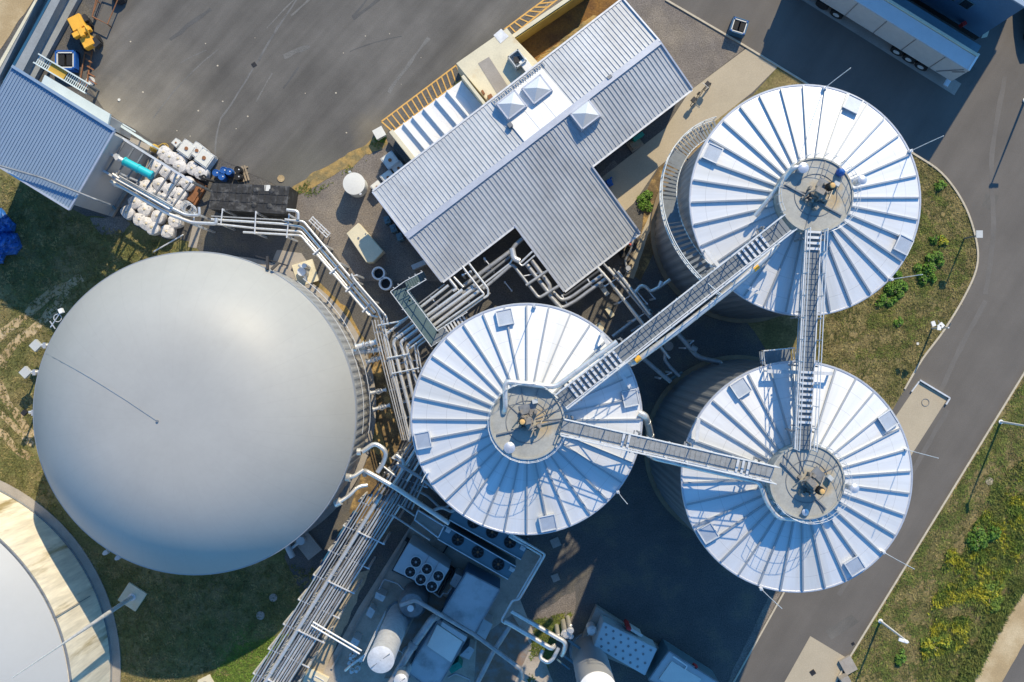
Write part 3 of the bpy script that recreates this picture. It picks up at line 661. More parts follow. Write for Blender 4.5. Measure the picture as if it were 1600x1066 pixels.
# anchor beams on roofs near walkways
for (a_, b_, lb) in [(((940, 522), (967, 566)), 0, 'short grey anchor beam above the walkway on the middle tank rim'), (((968, 580), (985, 606)), 0, 'short grey anchor beam below the walkway on the middle tank rim'),
                     (((1198, 580), (1300, 584)), 0, 'grey anchor beam under the straight walkway on the lower right tank rim'), (((1091, 655), (1088, 690)), 0, 'grey anchor beam on the left rim of the lower right tank'),
                     (((1103, 392), (1122, 416)), 0, 'short cream anchor beam where the stair meets the upper tank'), (((1140, 436), (1186, 458)), 0, 'grey anchor beam at the shaded lower left rim of the upper tank')]:
    mb = MB(); p, q = Vector(W(*a_[0], 16.0)), Vector(W(*a_[1], 16.0)); mb.bar(p, q, .12, .16); mb.bar(p + Vector((0, 0, -.6)), p, .1); mb.bar(q + Vector((0, 0, -.6)), q, .1)
    mb.bar(p + Vector((0, 0, .12)), q + Vector((0, 0, .12)), .2, .03)
    single(mb, 'anchor_beam', M['galv'], lb, 'beam', 'anchor beams on the tank roofs')
# curved stair round the upper tank
x2, y2 = c2
t = thing('curved_stair', 'curved grey stair climbing round the left side of the top right tank', 'stair', (x2 - 7, y2, 0))
n = 46; a0, a1 = math.radians(112), math.radians(226); zz0, zz1 = 3.5, 17.2; path = []
for i in range(n + 1):
    q = i / n; a = a0 + (a1 - a0) * q; z = zz0 + (zz1 - zz0) * q
    land = .3 < q < .36 or .56 < q < .66
    path.append((a, z))
    rin, rout = RE + .12, RE + 1.1
    tb = MB(); tb.bar((x2 + rin * math.cos(a), y2 + rin * math.sin(a), z), (x2 + rout * math.cos(a), y2 + rout * math.sin(a), z), .30 if land else .15, .045)
    tb.build('tread', M['grate'], t)
for r in (RE + .1, RE + 1.12):
    mb = MB(); mb.tube([(x2 + r * math.cos(a), y2 + r * math.sin(a), z - .05) for a, z in path], .035, 6, 0); mb.build('stringer', M['galv'], t)
mb = MB()
for zz in (.55, 1.1): mb.tube([(x2 + (RE + 1.15) * math.cos(a), y2 + (RE + 1.15) * math.sin(a), z + zz) for a, z in path], .028, 6, 0)
for a, z in path[::3]: mb.bar((x2 + (RE + 1.15) * math.cos(a), y2 + (RE + 1.15) * math.sin(a), z), (x2 + (RE + 1.15) * math.cos(a), y2 + (RE + 1.15) * math.sin(a), z + 1.1), .04)
mb.build('handrail', M['galv'], t)
mb = MB()
for a, z in path[4::8]: mb.tube([(x2 + (RE - .1) * math.cos(a), y2 + (RE - .1) * math.sin(a), z - 1.2), (x2 + (RE + 1.05) * math.cos(a), y2 + (RE + 1.05) * math.sin(a), z - .1)], .05, 6, 0)
mb.build('bracket', M['galv_dark'], t)
# cage platform north of lower right tank
x, y, z = W(1212, 557, 14.8)
t = thing('cage_platform', 'small railed platform against the top rim of the lower right tank', 'platform', (x, y, 14.6))
mb = MB(); mb.box(x, y, 14.6, 14.68, 1.75, .8, .1); mb.build('deck', M['grate'], t)
mb = MB()
for zz in (.55, 1.05):
    pts = [(x + dx * math.cos(.1) - dy * math.sin(.1), y + dx * math.sin(.1) + dy * math.cos(.1), 14.65 + zz) for dx, dy in ((-.87, -.4), (-.87, .4), (.87, .4), (.87, -.4))]
    mb.tube(pts, .03, 6, 0)
    for p in pts: mb.bar((p[0], p[1], 14.65), (p[0], p[1], 15.7), .045)
mb.build('railing', M['galv'], t)

# ------------------------------------------------------------------ domed gas tank
ZD = 7.35; kd = (H - ZD) / F; dx, dy = (304 - 800) * kd, (533 - 646) * kd; RD = 252 * kd
t = thing('gas_dome_tank', 'huge round tank under a smooth grey gas dome, left of the pipe racks', 'tank', (dx, dy, 0))
n = 480; V = []; Fc = []
for z in (.25, 3.6, ZD - .05):
    for j in range(n):
        r = RD - .12 + (.05 if j % 4 in (0, 1) else 0); a = 2 * PI * j / n; V.append((dx + r * math.cos(a), dy + r * math.sin(a), z))
for i in range(2):
    for j in range(n): Fc.append((i * n + j, i * n + (j + 1) % n, (i + 1) * n + (j + 1) % n, (i + 1) * n + j))
mb = MB(); mb.add(V, Fc); mb.build('wall', M['clad_lt'], t)
mb = MB(); mb.lathe([(RD + .35, 0), (RD + .35, .25), (RD - .3, .28)], dx, dy, 128); mb.build('foundation', M['concrete_grey'], t)
AP = 4.3; prof = []
def zdome(r): return ZD + AP * (1 - (r / RD) ** 3.4)
for i in range(41):
    r = max(.01, (RD - .02) * math.sqrt(1 - (i / 40) ** 1.4)); prof.append((r, zdome(r)))
mb = MB(); mb.lathe(prof, dx, dy, 192, cap=False); mb.build('dome_membrane', M['membrane'], t, True)
mb = MB(); mb.ring(dx, dy, ZD - .05, RD + .0, .06, 128); mb.ring(dx, dy, ZD - .35, RD + .02, .04, 128); mb.build('rim_ring', M['rib'], t, True)
# guy line from rim to apex with its plate
def on_dome(px, py):
    for z in [ZD + i * .02 for i in range(360)]:
        x, y, _ = W(px, py, z); r = math.hypot(x - dx, y - dy)
        if r < RD and zdome(r) <= z: return (x, y, z + .03)
    return W(px, py, ZD)
mb = MB(); mb.tube([on_dome(72 + (246 - 72) * i / 14, 552 + (658 - 552) * i / 14 - 4 * math.sin(PI * i / 14)) for i in range(15)], .012, 5, 0)
mb.build('dome_cable', M['rib'], t)
mb = MB(); x, y, z = on_dome(246, 658); mb.cyl(x, y, z - .1, z + .05, .08, 16); mb.build('apex_plate', M['galv_dark'], t)
# railings / rim walkway on the right side
for i in range(2):
    mb = MB(); r = RD + .25 + i * .3; mb.tube([(dx + r * math.cos(a), dy + r * math.sin(a), 5.6 - i * .9) for a in [math.radians(-8 + 62 * j / 40) for j in range(41)]], .022, 6, 0)
    mb.build('cable_tray', M['galv'], t)
def valve(px, py, z, ang, L_, label, group='valves round the domed tank', r=.16):
    x, y, _ = W(px, py, z); t = thing('valve_pipe', label, 'valve', (x, y, z - .3), group); c, s = math.cos(ang), math.sin(ang)
    mb = MB(); mb.tube([(x, y, z), (x + c * L_, y + s * L_, z)], r, 12, 0); mb.tube([(x + c * L_ * .45, y + s * L_ * .45, z), (x + c * L_ * .45 + .02, y + s * L_ * .45, z + .5)], r * .5, 8, 0)
    for q in (.02, .3, .6, .97): mb.tube([(x + c * L_ * q, y + s * L_ * q, z), (x + c * (L_ * q + .06), y + s * (L_ * q + .06), z)], r * 1.55, 14, 0)
    mb.build('pipe', M['pipe'], t, True)
    mb = MB(); mb.ring(x + c * L_ * .45, y + s * L_ * .45, z + .52, .17, .03, 14); mb.bar((x + c * L_ * .45 - .16, y + s * L_ * .45, z + .52), (x + c * L_ * .45 + .16, y + s * L_ * .45, z + .52), .03)
    mb.build('hand_wheel', M['galv_dark'], t); return t
valve(590, 534, 3.6, PI + .25, 1.5, 'upper of the two fat silver connections where the railings meet the dome', r=.2)
valve(598, 545, 3.2, PI + .12, 2.0, 'lower fat silver connection just under the uppermost one on the dome', r=.22)
valve(597, 558, 2.8, PI + .3, 1.1, 'short grey connection third from the top on the dome')
valve(604, 609, 2.6, PI + .2, 1.1, 'thin valve pipe entering the dome wall above the yellow sand patch', r=.11)
valve(610, 633, 2.6, PI + .25, 1.2, 'thin valve pipe with a bottle shaped end nearest the yellow sand patch', r=.12)
for (px, py, lb) in [(62, 540, 'pale blue valve box, topmost on the left side of the dome'), (46, 582, 'pale blue valve box in the middle on the left side of the dome'), (44, 645, 'small dark valve, lowest on the left side of the dome')]:
    x, y, z = W(px, py, 2.0); t = thing('valve_box', lb, 'valve', (x, y, 0), 'valve boxes left of the dome')
    big = 'dark' not in lb
    mb = MB(); mb.box(x - .3, y, 1.7, 2.05, .62 if big else .35, .6 if big else .3, PI / 4); mb.box(x - .3, y, 0, 1.7, .1, .1); mb.build('box', M['grey_unit'] if big else M['dark'], t)
    mb = MB(); mb.tube([(x, y, 1.85), (x + 1.3, y + .05, 1.85)], .13, 10, 0); mb.box(x + .35, y, 1.7, 2.1, .2, .4); mb.build('pipe', M['pipe'], t, True)
x, y, z = W(90, 497, 6.5); t = thing('rim_winch', 'small white and dark winch frame on the upper left rim of the dome', 'winch', (x, y, 6.2))
mb = MB(); mb.ring(x, y, 6.5, .25, .03, 16); mb.bar((x - .5, y - .6, 6.4), (x + .3, y + .4, 6.7), .06); mb.bar((x - .2, y - .7, 6.4), (x - .5, y - .2, 6.5), .06); mb.build('frame', M['galv'], t)
mb = MB(); mb.box(x + .3, y + .45, 6.5, 6.8, .25, .3, .4); mb.build('motor', M['white'], t)
x, y, z = W(418, 413, 7.4); t = thing('rim_bracket', 'dark twin lever bracket at the top right rim of the dome', 'bracket', (x, y, 7))
mb = MB(); mb.bar((x, y + .5, 7.4), (x + .05, y - .35, 7.6), .16, .2); mb.bar((x + .7, y + .1, 7.4), (x + .3, y - .35, 7.6), .16, .2); mb.bar((x - .8, y + .55, 7.3), (x + 1.3, y - .1, 7.3), .08); mb.build('lever', M['dark'], t)
x, y, z = W(469, 424, 2.0); t = thing('pump_unit', 'grey pump with fittings on the cream slab beside the dome rim', 'pump', (x, y, 0))
mb = MB(); mb.box(x, y, 0, .3, 1.5, 1.6, .3); mb.build('plinth', M['cream'], t)
mb = MB(); mb.cyl(x, y, .3, 1.6, .3); mb.tube([(x - .3, y + .5, .8), (x + .1, y + .2, 1.3), (x + .2, y - .6, 1.0)], .12, 8); mb.cyl(x + .25, y + .4, .3, 1.9, .16); mb.build('pump_body', M['galv'], t, True)
for (px, py, lb) in [(163, 865, 'left of the two small blue valves at the shaded lower rim of the dome'), (182, 873, 'right of the two small blue valves at the shaded lower rim of the dome')]:
    x, y, z = W(px, py, 3.0); mb = MB(); mb.cyl(x, y, 2.6, 3.05, .12, 12); mb.tube([(x, y, 2.9), (x + .5, y + .7, 2.9)], .08, 8, 0); mb.cyl(x + .15, y + .1, 2.8, 3.2, .16, 12)
    single(mb, 'rim_valve', M['grey_unit'], lb, 'valve', smooth=True)
x, y, z = W(455, 862, 1.2); t = thing('pump_unit', 'pale pump set in the shade under the lower right rim of the dome', 'pump', (x, y, 0))
mb = MB(); mb.box(x + .9, y + .3, 0, .25, 1.9, 1.2, -.9); mb.build('plinth', M['concrete_grey'], t)
mb = MB(); mb.cyl(x + .6, y + .7, .2, 1.0, .3, 16); mb.tube([(x - .4, y + .3, .7), (x, y - .5, .7)], .22, 10, 0); mb.tube([(x - .1, y + .1, .6), (x + .6, y + .7, .9)], .1, 8, 0); mb.build('pump_body', M['grey_unit'], t, True)

# second round tank, lower left
ZT = 6.54; kt = (H - ZT) / F; tx, ty = (-228 - 800) * kt, (533 - 1096) * kt; RT = 340 * kt
t = thing('gas_dome_tank', 'stained concrete round tank with pale blue-grey dome at the lower left corner', 'tank', (tx, ty, 0))
mb = MB(); mb.lathe([(RT, .1), (RT, ZT), (RT - .25, ZT)], tx, ty, 192, cap=False)
w_ = mb.build('wall', M['concrete_stain'], t, True)
mb = MB(); mb.lathe([(RT + .7, 0), (RT + .7, .12), (RT - .1, .14)], tx, ty, 128); mb.build('foundation', M['concrete_grey'], t)
mb = MB(); mb.ring(tx, ty, .16, RT + .06, .07, 160); mb.ring(tx, ty, ZT, RT, .09, 160); mb.build('rim_ring', M['galv_dark'], t, True)
ap2 = 4.5; rs2 = (RT ** 2 + ap2 ** 2) / (2 * ap2); am = math.asin((RT - .1) / rs2)
mb = MB(); mb.lathe([(max(.01, rs2 * math.sin(am * (1 - i / 30))), ZT + ap2 - rs2 + rs2 * math.cos(am * (1 - i / 30))) for i in range(31)], tx, ty, 160, cap=False); mb.build('dome_membrane', M['membrane2'], t, True)
# narrow pipe on wall
mb = MB(); a = math.atan2(W(137, 931)[1] - ty, W(137, 931)[0] - tx)
mb.tube([(tx + (RT + .1) * math.cos(a), ty + (RT + .1) * math.sin(a), 1.2), (tx + (RT + .1) * math.cos(a), ty + (RT + .1) * math.sin(a), ZT + .1)], .03, 6, 0); mb.build('wall_conduit', M['galv_dark'], t)
# lightning mast
x, y, _ = W(208, 932); t = thing('lightning_mast', 'very tall thin mast on a square concrete base between the two domed tanks', 'mast', (x, y, 0))
mb = MB(); mb.box(x, y, 0, .2, 1.5, 1.5, math.radians(57)); mb.build('base_slab', M['cream'], t, bevel=.02)
mb = MB(); mb.lathe([(.16, .2), (.14, 5), (.09, 9), (.05, 12), (.025, 17.6)], x, y, 14); mb.cyl(x, y, .2, .3, .28, 16); mb.build('pole', M['galv'], t, True)

# ------------------------------------------------------------------ main hall
E_ = 3.9
A0 = Vector(W(583, 300, E_)); A1 = Vector(W(972, 0, E_)); uu = (A1 - A0).normalized(); ww = Vector((uu.y, -uu.x, 0))
LU = (A1 - A0).length; VR = 87 * (H - 4.3) / F; VE = 2 * VR + .02; ZRR = 4.62
def loc(px, py, z):
    p = Vector(W(px, py, z)) - A0; return p.dot(uu), p.dot(ww)
def hp(u, v, z): p = A0 + uu * u + ww * v; return (p.x, p.y, z)
VE = loc(690, 441, E_)[1]; VR = loc(635, 370, ZRR)[1]
LU2 = loc(1080, 137, E_)[0]; LU = (LU + LU2) / 2
ux0 = loc(806, 354, E_)[0]; ux1 = loc(925, 262, E_)[0]; sl = (ZRR - E_) / (VE - VR); vx = loc(882, 455, 2.9)[1]; zx = ZRR - sl * (vx - VR)
vx = loc(882, 455, zx)[1]; zx = ZRR - sl * (vx - VR)
def zroof(v): return E_ + (ZRR - E_) * v / VR if v < VR else ZRR - sl * (v - VR)
hall = thing('process_hall', 'L-shaped hall with silver standing seam roof in the centre', 'building', (A0.x, A0.y, 0))
mb = MB()
mb.prism([hp(.25, .25, 0)[:2], hp(LU - .25, .25, 0)[:2], hp(LU - .25, VE - .3, 0)[:2], hp(ux1 - .25, VE - .3, 0)[:2], hp(ux1 - .25, vx - .3, 0)[:2], hp(ux0 + .25, vx - .3, 0)[:2], hp(ux0 + .25, VE - .3, 0)[:2], hp(.25, VE - .3, 0)[:2]], 0, zx - .1)
mb.build('wall', M['clad_lt'], hall)
mb = MB(); mb.slab([hp(0, 0, E_), hp(LU, 0, E_), hp(LU, VR, ZRR), hp(0, VR, ZRR)], .14); 
r1 = mb
mb = MB(); mb.slab([hp(0, VR, ZRR), hp(LU, VR, ZRR), hp(LU, VE, E_), hp(0, VE, E_)], .14)
mb.slab([hp(ux0, VE + .001, E_ - .0002), hp(ux1, VE + .001, E_ - .0002), hp(ux1, vx, zx), hp(ux0, vx, zx)], .14)
ns = int(LU / .3)
s1, s2 = MB(), MB()
for i in range(ns + 1):
    u = LU * i / ns; wd, hh_ = .035, .045
    s1.bar(hp(u, .02, E_ + hh_ / 2), hp(u, VR - .05, ZRR + hh_ / 2), wd, hh_)
    ve, ze = (vx - .02, zx) if ux0 <= u <= ux1 else (VE - .02, E_)
    s2.bar(hp(u, VR + .05, ZRR + hh_ / 2), hp(u, ve, ze + hh_ / 2), wd, hh_)
r1.v += []; n0 = len(r1.v); r1.add(s1.v, s1.f); r1.build('roof', M['seam_roof'], hall)
mb.add(s2.v, s2.f); mb.build('roof', M['seam_roof'], hall)
mb = MB(); mb.bar(hp(-.05, VR, ZRR + .08), hp(LU + .05, VR, ZRR + .08), .42, .06); mb.build('ridge_cap', M['flash'], hall)
mb = MB()
for p, q in ((hp(0, -.06, E_), hp(LU, -.06, E_)), (hp(0, VE + .06, E_ - .03), hp(ux0, VE + .06, E_ - .03)), (hp(ux1, VE + .06, E_ - .03), hp(LU, VE + .06, E_ - .03)), (hp(ux0, vx + .06, zx - .03), hp(ux1, vx + .06, zx - .03))):
    mb = MB(); mb.bar(p, q, .12, .12); mb.build('gutter', M['galv'], hall)
mb = MB()
for p, q in ((hp(-.04, 0, E_ + .06), hp(-.04, VR, ZRR + .06)), (hp(-.04, VR, ZRR + .06), hp(-.04, VE, E_ + .06)), (hp(LU + .04, 0, E_ + .06), hp(LU + .04, VR, ZRR + .06)), (hp(LU + .04, VR, ZRR + .06), hp(LU + .04, VE, E_ + .06)),
             (hp(ux0 - .04, VE, E_ + .06), hp(ux0 - .04, vx, zx + .06)), (hp(ux1 + .04, VE, E_ + .06), hp(ux1 + .04, vx, zx + .06))):
    mb = MB(); mb.bar(p, q, .1, .14); mb.build('verge_trim', M['flash'], hall)
# flat white sheet area round the skylights
pa = [loc(840, 106, 4.2), loc(893, 163, 4.6), loc(824, 217, 4.6), loc(770, 160, 4.2)]
mb = MB(); v0, v1 = .35, VR - .12; um0 = min(pa[3][0], pa[2][0]); um1 = max(pa[0][0], pa[1][0])
mb.slab([hp(um0, v0, zroof(v0) + .11), hp(um1, v0, zroof(v0) + .11), hp(um1, v1, zroof(v1) + .11), hp(um0, v1, zroof(v1) + .11)], .1)
for i in (1, 2): 
    uq = um0 + (um1 - um0) * i / 3; mb.bar(hp(uq, v0, zroof(v0) + .12), hp(uq, v1, zroof(v1) + .12), .04, .02)
mb.build('flat_roof_patch', M['white_roof'], hall)
def skylight(px, py, label):
    u, v = loc(px, py, 4.6); z = zroof(v); x, y, _ = hp(u, v, z)
    sk = mb = MB(); s = .82; 
    base = [hp(u - s, v - s * .86, z + .3), hp(u + s, v - s * .86, z + .3), hp(u + s, v + s * .86, z + .3), hp(u - s, v + s * .86, z + .3)]
    mb.prism([b_[:2] for b_ in base], z - .15, z + .45); o = mb.build('skylight', M['flash'], hall, label=label)
    mb = MB(); q = s * .9; top = hp(u, v, z + .92)
    P = [hp(u - q, v - q * .86, z + .5), hp(u + q, v - q * .86, z + .5), hp(u + q, v + q * .86, z + .5), hp(u - q, v + q * .86, z + .5), top]
    mb.add(P, [(0, 1, 4), (1, 2, 4), (2, 3, 4), (3, 0, 4), (3, 2, 1, 0)]); mb.build('glazing', M['skylight'], o)
    mb = MB()
    for a, b_ in ((0, 1), (1, 2), (2, 3), (3, 0)): mb.bar(P[a], P[b_], .09, .08)
    mb.build('frame', M['flash'], o)
skylight(799, 164, 'left skylight on the bright roof side'); skylight(839, 140, 'middle skylight on the bright roof side'); skylight(914, 181, 'skylight on the bluish roof side')
mb = MB(); p = loc(797, 196, 4.5); mb.box(*hp(p[0], p[1], 0)[:2], 4.2, 4.75, .3, .3, .6); mb.build('roof_vent', M['galv_dark'], hall)
# snow guard teeth on the north eave
mb = MB(); u0 = loc(770, 160, 3.9)[0]; u1 = loc(850, 95, 3.9)[0]
for i in range(22): 
    u = u0 + (u1 - u0) * i / 22; mb.bar(hp(u, .05, E_ + .12), hp(u, .4, E_ + .2), .05, .04)
mb.build('snow_guard', M['galv_dark'], hall)
# chimney stub on ridge
mb = MB(); p = loc(952, 121, ZRR); mb.box(*hp(p[0], p[1], 0)[:2], ZRR, ZRR + .18, .34, .2, .66); mb.build('roof_vent', M['galv_dark'], hall)

# annex roof with upstand ribs
ZA = 2.6
x, y, _ = W(690, 190, ZA); t = thing('annex_roof', 'white lean-to roof with upstanding ribs beside the yellow hatching', 'building', (x, y, 0))
Q = [W(614, 206, ZA), W(721, 126, ZA), W(770, 186, ZA), W(662, 266, ZA)]
mb = MB(); mb.prism([q[:2] for q in Q], 0, ZA); mb.build('roof', M['white_roof'], t)
mb = MB(); Vq = [Vector(q) for q in Q]
for i, tt in enumerate((.168, .30, .46, .64, .80)):
    a = Vq[0].lerp(Vq[1], tt - .01); b_ = Vq[3].lerp(Vq[2], tt + .0); mb = MB(); mb.bar(a + Vector((0, 0, .14)), b_ + Vector((0, 0, .14)), .1, .28); mb.build('roof_rib', M['white'], t)
mb = MB(); mb.bar(Vq[0] + Vector((-.1, 0, -.1)), Vq[3] + Vector((-.1, 0, -.1)), .3, 1.0); mb.build('side_wall', M['cream'], t)
mb = MB(); mb.bar(Vq[1] + Vector((.12, .08, -.3)), Vq[2] + Vector((.12, 0, -.3)), .2, 2.6); mb.build('parapet', M['cream'], t)
# cream slab block
ZS = 2.4
Q = [W(713, 99, ZS), W(792, 44, ZS), W(806, 62, ZS), W(862, 128, ZS), W(780, 180, ZS)]
mb = MB(); mb.prism([q[:2] for q in Q], 0, ZS); x, y, _ = W(780, 120); t = thing('cover_slab', 'cream concrete pit cover between the white lean-to roof and the open bunker', 'slab', (x, y, 0)); mb.build('slab', M['cream'], t)
mb = MB(); mb.add([W(*p, ZS + .02) for p in ((747, 99), (764, 89), (797, 140), (780, 152))], [(0, 1, 2, 3)]); mb.build('steel_cover', M['concrete_grey'], t)
mb = MB(); mb.add([W(*p, ZS + .02) for p in ((771, 55), (783, 45), (795, 57), (782, 68))], [(0, 1, 2, 3)]); mb.build('steel_cover', M['galv'], t)
x, y, _ = W(808, 91, 3.2); t = thing('equipment_box', 'small open white box with a dark inside standing by the bunker wall', 'box', (x, y, ZS))
mb = MB(); a_ = -.93
mb.box(x, y, ZS, ZS + .25, 1.0, .85, a_); 
for q in (-1, 1):
    mb.box(x + q * .46 * math.cos(a_), y + q * .46 * math.sin(a_), ZS, ZS + .75, .08, .85, a_); mb.box(x - q * .4 * math.sin(a_), y + q * .4 * math.cos(a_), ZS, ZS + .75, 1.0, .07, a_)
mb.build('box', M['grey_unit'], t)
mb = MB(); mb.box(x, y, ZS + .3, ZS + .5, .4, .4, .2); mb.build('motor', M['dark'], t)
x, y, _ = W(823, 103, 3.0); mb = MB(); mb.box(x, y, ZS, ZS + .5, 1.0, .5, a_); mb.box(x, y, ZS + .5, ZS + .56, 1.06, .56, a_); single(mb, 'cabinet', M['white'], 'low white cabinet wedged beside the open white box', 'cabinet')
x, y, _ = W(766, 152, 2.6); mb = MB(); mb.box(x, y, ZS, ZS + .4, .3, .3, .5); mb.box(x - .5, y + .35, ZS, ZS + .2, .15, .3, .5); single(mb, 'debris_box', M['rust'], 'tiny rusty box at the foot of the hall eave on the cream slab', 'box')
# open bunker
ZB = 2.2
t = thing('storage_bunker', 'open walled bunker with brown material inside at the top edge', 'bunker', W(860, 50))
def wall(name, p, q, z, th, m, z0=0):
    mb = MB(); a, b_ = Vector(W(*p, z)), Vector(W(*q, z)); a.z = b_.z = (z + z0) / 2; mb.bar(a, b_, th, z - z0); mb.build(name, m, t)
wall('wall', (800, 58), (925, -27), ZB, .26, M['cream']); wall('wall', (798, 58), (842, 104), ZB, .3, M['cream']); wall('wall', (845, 104), (980, 5), ZB, .12, M['navy'])
mb = MB(); a, b_ = Vector(W(802.5, 61.5, ZB)), Vector(W(927.5, -23.5, ZB)); a.z = b_.z = 1.05; mb.bar(a, b_, .06, 2.1); mb.build('inner_lining', M['ochre'], t)
mb = MB(); P = [W(798, 62, 0), W(920, -30, 0), W(985, 10, 0), W(850, 112, 0)]; mb.prism([p[:2] for p in P], 0, .12); mb.build('bunker_floor', M['brown'], t)
mb = MB(); rnd = random.Random(4); nx, ny = 26, 8; V = []
a, b_, c_, d_ = [Vector(W(*p, .5)) for p in ((830, 96), (925, 20), (950, 30), (850, 108))]
for i in range(nx + 1):
    for j in range(ny + 1):
        p = a.lerp(b_, i / nx).lerp(d_.lerp(c_, i / nx), j / ny); V.append((p.x, p.y, .05 + (j / ny) ** 1.2 * 1.2 * (.8 + .5 * mnoise.noise(p * .8)) + .08 * rnd.random()))
mb.add(V, [(i * (ny + 1) + j, (i + 1) * (ny + 1) + j, (i + 1) * (ny + 1) + j + 1, i * (ny + 1) + j + 1) for i in range(nx) for j in range(ny)]); mb.build('heap', M['verge'], t)
for i in range(5):
    mb = MB(); p = Vector(W(846, 104, ZB)).lerp(Vector(W(978, 4, ZB)), .08 + i * .2); mb.box(p.x - .1, p.y + .1, 0, ZB + .05, .14, .14, .6); mb.build('post', M['grey_unit'], t)

# ------------------------------------------------------------------ left hall
ZL = 7.8
t = thing('storage_hall', 'left hall with blue-grey seamed roof cut by the picture edge', 'building', W(50, 230, 0))
R_ = [Vector(W(20, 104, ZL)), Vector(W(180, 204, ZL)), Vector(W(109, 328, ZL - .8)), Vector(W(-51, 230, ZL - .8))]
mb = MB(); mb.slab(R_, .2); ns = 38
for i in range(ns + 1):
    a = R_[0].lerp(R_[1], i / ns); b_ = R_[3].lerp(R_[2], i / ns); up = Vector((0, 0, .02)); mb.bar(a + up, b_ + up, .04, .05)
mb.build('roof', M['seam_blue'], t)
mb = MB(); cen = (R_[0] + R_[2]) / 2; P = [cen + (p - cen) * .9 for p in R_]; mb.prism([(p.x, p.y) for p in P], 0, ZL - 1.0); mb.build('wall', M['clad_lt'], t)
mb = MB(); up = Vector((0, 0, .05)); mb.bar(R_[0] + up, R_[1] + up, .18, .2); mb.build('ridge_trim', M['seam_blue'], t)
mb = MB(); mb.bar(R_[2] + up, R_[3] + up, .12, .14); mb.bar(R_[1] + up, R_[2] + up, .1, .14); mb.build('verge_trim', M['flash'], t)
mb = MB(); mb.tube([W(-5, 258, 7.4), W(65, 278, 7.5), W(150, 312, 7.5), W(172, 320, 6.4)], .07, 8); mb.build('drain_pipe', M['galv_dark'], t)
x, y, _ = W(120, 150, 4.4); t = thing('side_roof', 'long pale white canopy along the upper side of the left hall', 'canopy', (x, y, 0))
mb = MB(); mb.slab([W(70, 117, 4.4), W(172, 178, 4.4), W(168, 196, 4.3), W(62, 135, 4.3)], .25); mb.build('roof', M['whitebox'], t)
mb = MB(); mb.slab([W(64, 130, 4.0), W(176, 198, 4.0), W(160, 212, 4.0), W(50, 145, 4.0)], .1); mb.build('lower_sheet', M['concrete_grey'], t)
mb = MB(); mb.prism([W2(76, 125, 4.3), W2(170, 181, 4.3), W2(166, 198, 4.3), W2(72, 140, 4.3)], 0, 4.1); mb.build('wall', M['clad_lt'], t)
# forecourt slab beside hall
sheet('concrete_floor', [(172, 200), (245, 232), (300, 300), (240, 345), (130, 300)], .008, M['concrete_grey'])
mb = MB(); mb.add([W(*p, 0.0) for p in ((0, 0),) * 0], []) if 0 else None
x, y, _ = W(165, 322); t = thing('pump_pit', 'square concrete pit cover with dark pump parts below the left hall corner', 'pump', (x, y, 0))
mb = MB(); mb.prism([W2(176, 285), W2(203, 300), W2(178, 340), W2(144, 325), W2(160, 305)], 0, .35); mb.build('slab', M['concrete_grey'], t)
mb = MB(); mb.box(x + .3, y + .3, .35, .7, .9, .35, -.5); mb.tube([(x - .2, y, .5), (x + .5, y + .2, .7), (x + .9, y - .3, .5)], .1, 8); mb.build('pump_body', M['blue_unit'], t, True)
# steel lattice above the bags
ZF = 5.0
t = thing('conveyor_frame', 'long steel frame with cross beams above the white bags', 'frame', W(230, 280))
a0_, a1_ = Vector(W(192, 217, ZF)), Vector(W(301, 285, ZF)); b0_, b1_ = Vector(W(162, 267, ZF)), Vector(W(268, 330, ZF))
for p, q in ((a0_, a1_), (b0_, b1_)):
    mb = MB(); mb.bar(p, q, .14, .22); mb.build('beam', M['galv'], t)
for i in range(8):
    mb = MB(); tt = .04 + i * .134; mb.bar(a0_.lerp(a1_, tt), b0_.lerp(b1_, tt), .1, .14); mb.build('cross_beam', M['galv_dark'], t)
for p in (a0_.lerp(a1_, .05), a0_.lerp(a1_, .5), a0_.lerp(a1_, .98), b0_.lerp(b1_, .05), b0_.lerp(b1_, .98)):
    mb = MB(); mb.bar((p.x, p.y, 0), (p.x, p.y, ZF), .14); mb.build('leg', M['galv_dark'], t)
x, y, _ = W(217, 263, 5.3); t = thing('screw_press', 'bright teal cylinder lying on the steel frame', 'machine', (x, y, 5.1))
mb = MB(); p, q = Vector(W(194, 252, 5.4)), Vector(W(238, 275, 5.4)); mb.tube([p, q], .27, 20, 0)
for tt in (.02, .5, .95): c = p.lerp(q, tt); d = (q - p).normalized() * .05; mb.tube([c - d, c + d], .31, 20, 0)
mb.build('barrel', M['teal'], t, True)
mb = MB(); d = (p - q).normalized(); mb.tube([p, p + d * .6], .15, 12, 0); mb.box(p.x + d.x * .5, p.y + d.y * .5, 5.1, 5.7, .25, .4, .5); mb.tube([p + d * .6, p + d * 1.0], .08, 10, 0); mb.build('motor', M['galv'], t, True)
x, y, _ = W(290, 322, 4.6); t = thing('ladder_cage', 'oval wire ladder cage beside the end of the steel frame', 'ladder', (x, y, 0))
mb = MB()
for i in range(7):
    q = i / 6; c = Vector(W(268 + 30 * q, 313 + 16 * q, 4.6)); mb.ring(c.x, c.y, 1.6 + 3 * q, .38, .02, 18)
for i in range(6):
    a = i * PI / 3; c0, c1_ = Vector(W(268, 313, 4.6)), Vector(W(298, 329, 4.6)); mb.bar((c0.x + .38 * math.cos(a), c0.y + .38 * math.sin(a), 1.6), (c1_.x + .38 * math.cos(a), c1_.y + .38 * math.sin(a), 4.6), .025)
mb.build('cage', M['galv'], t)
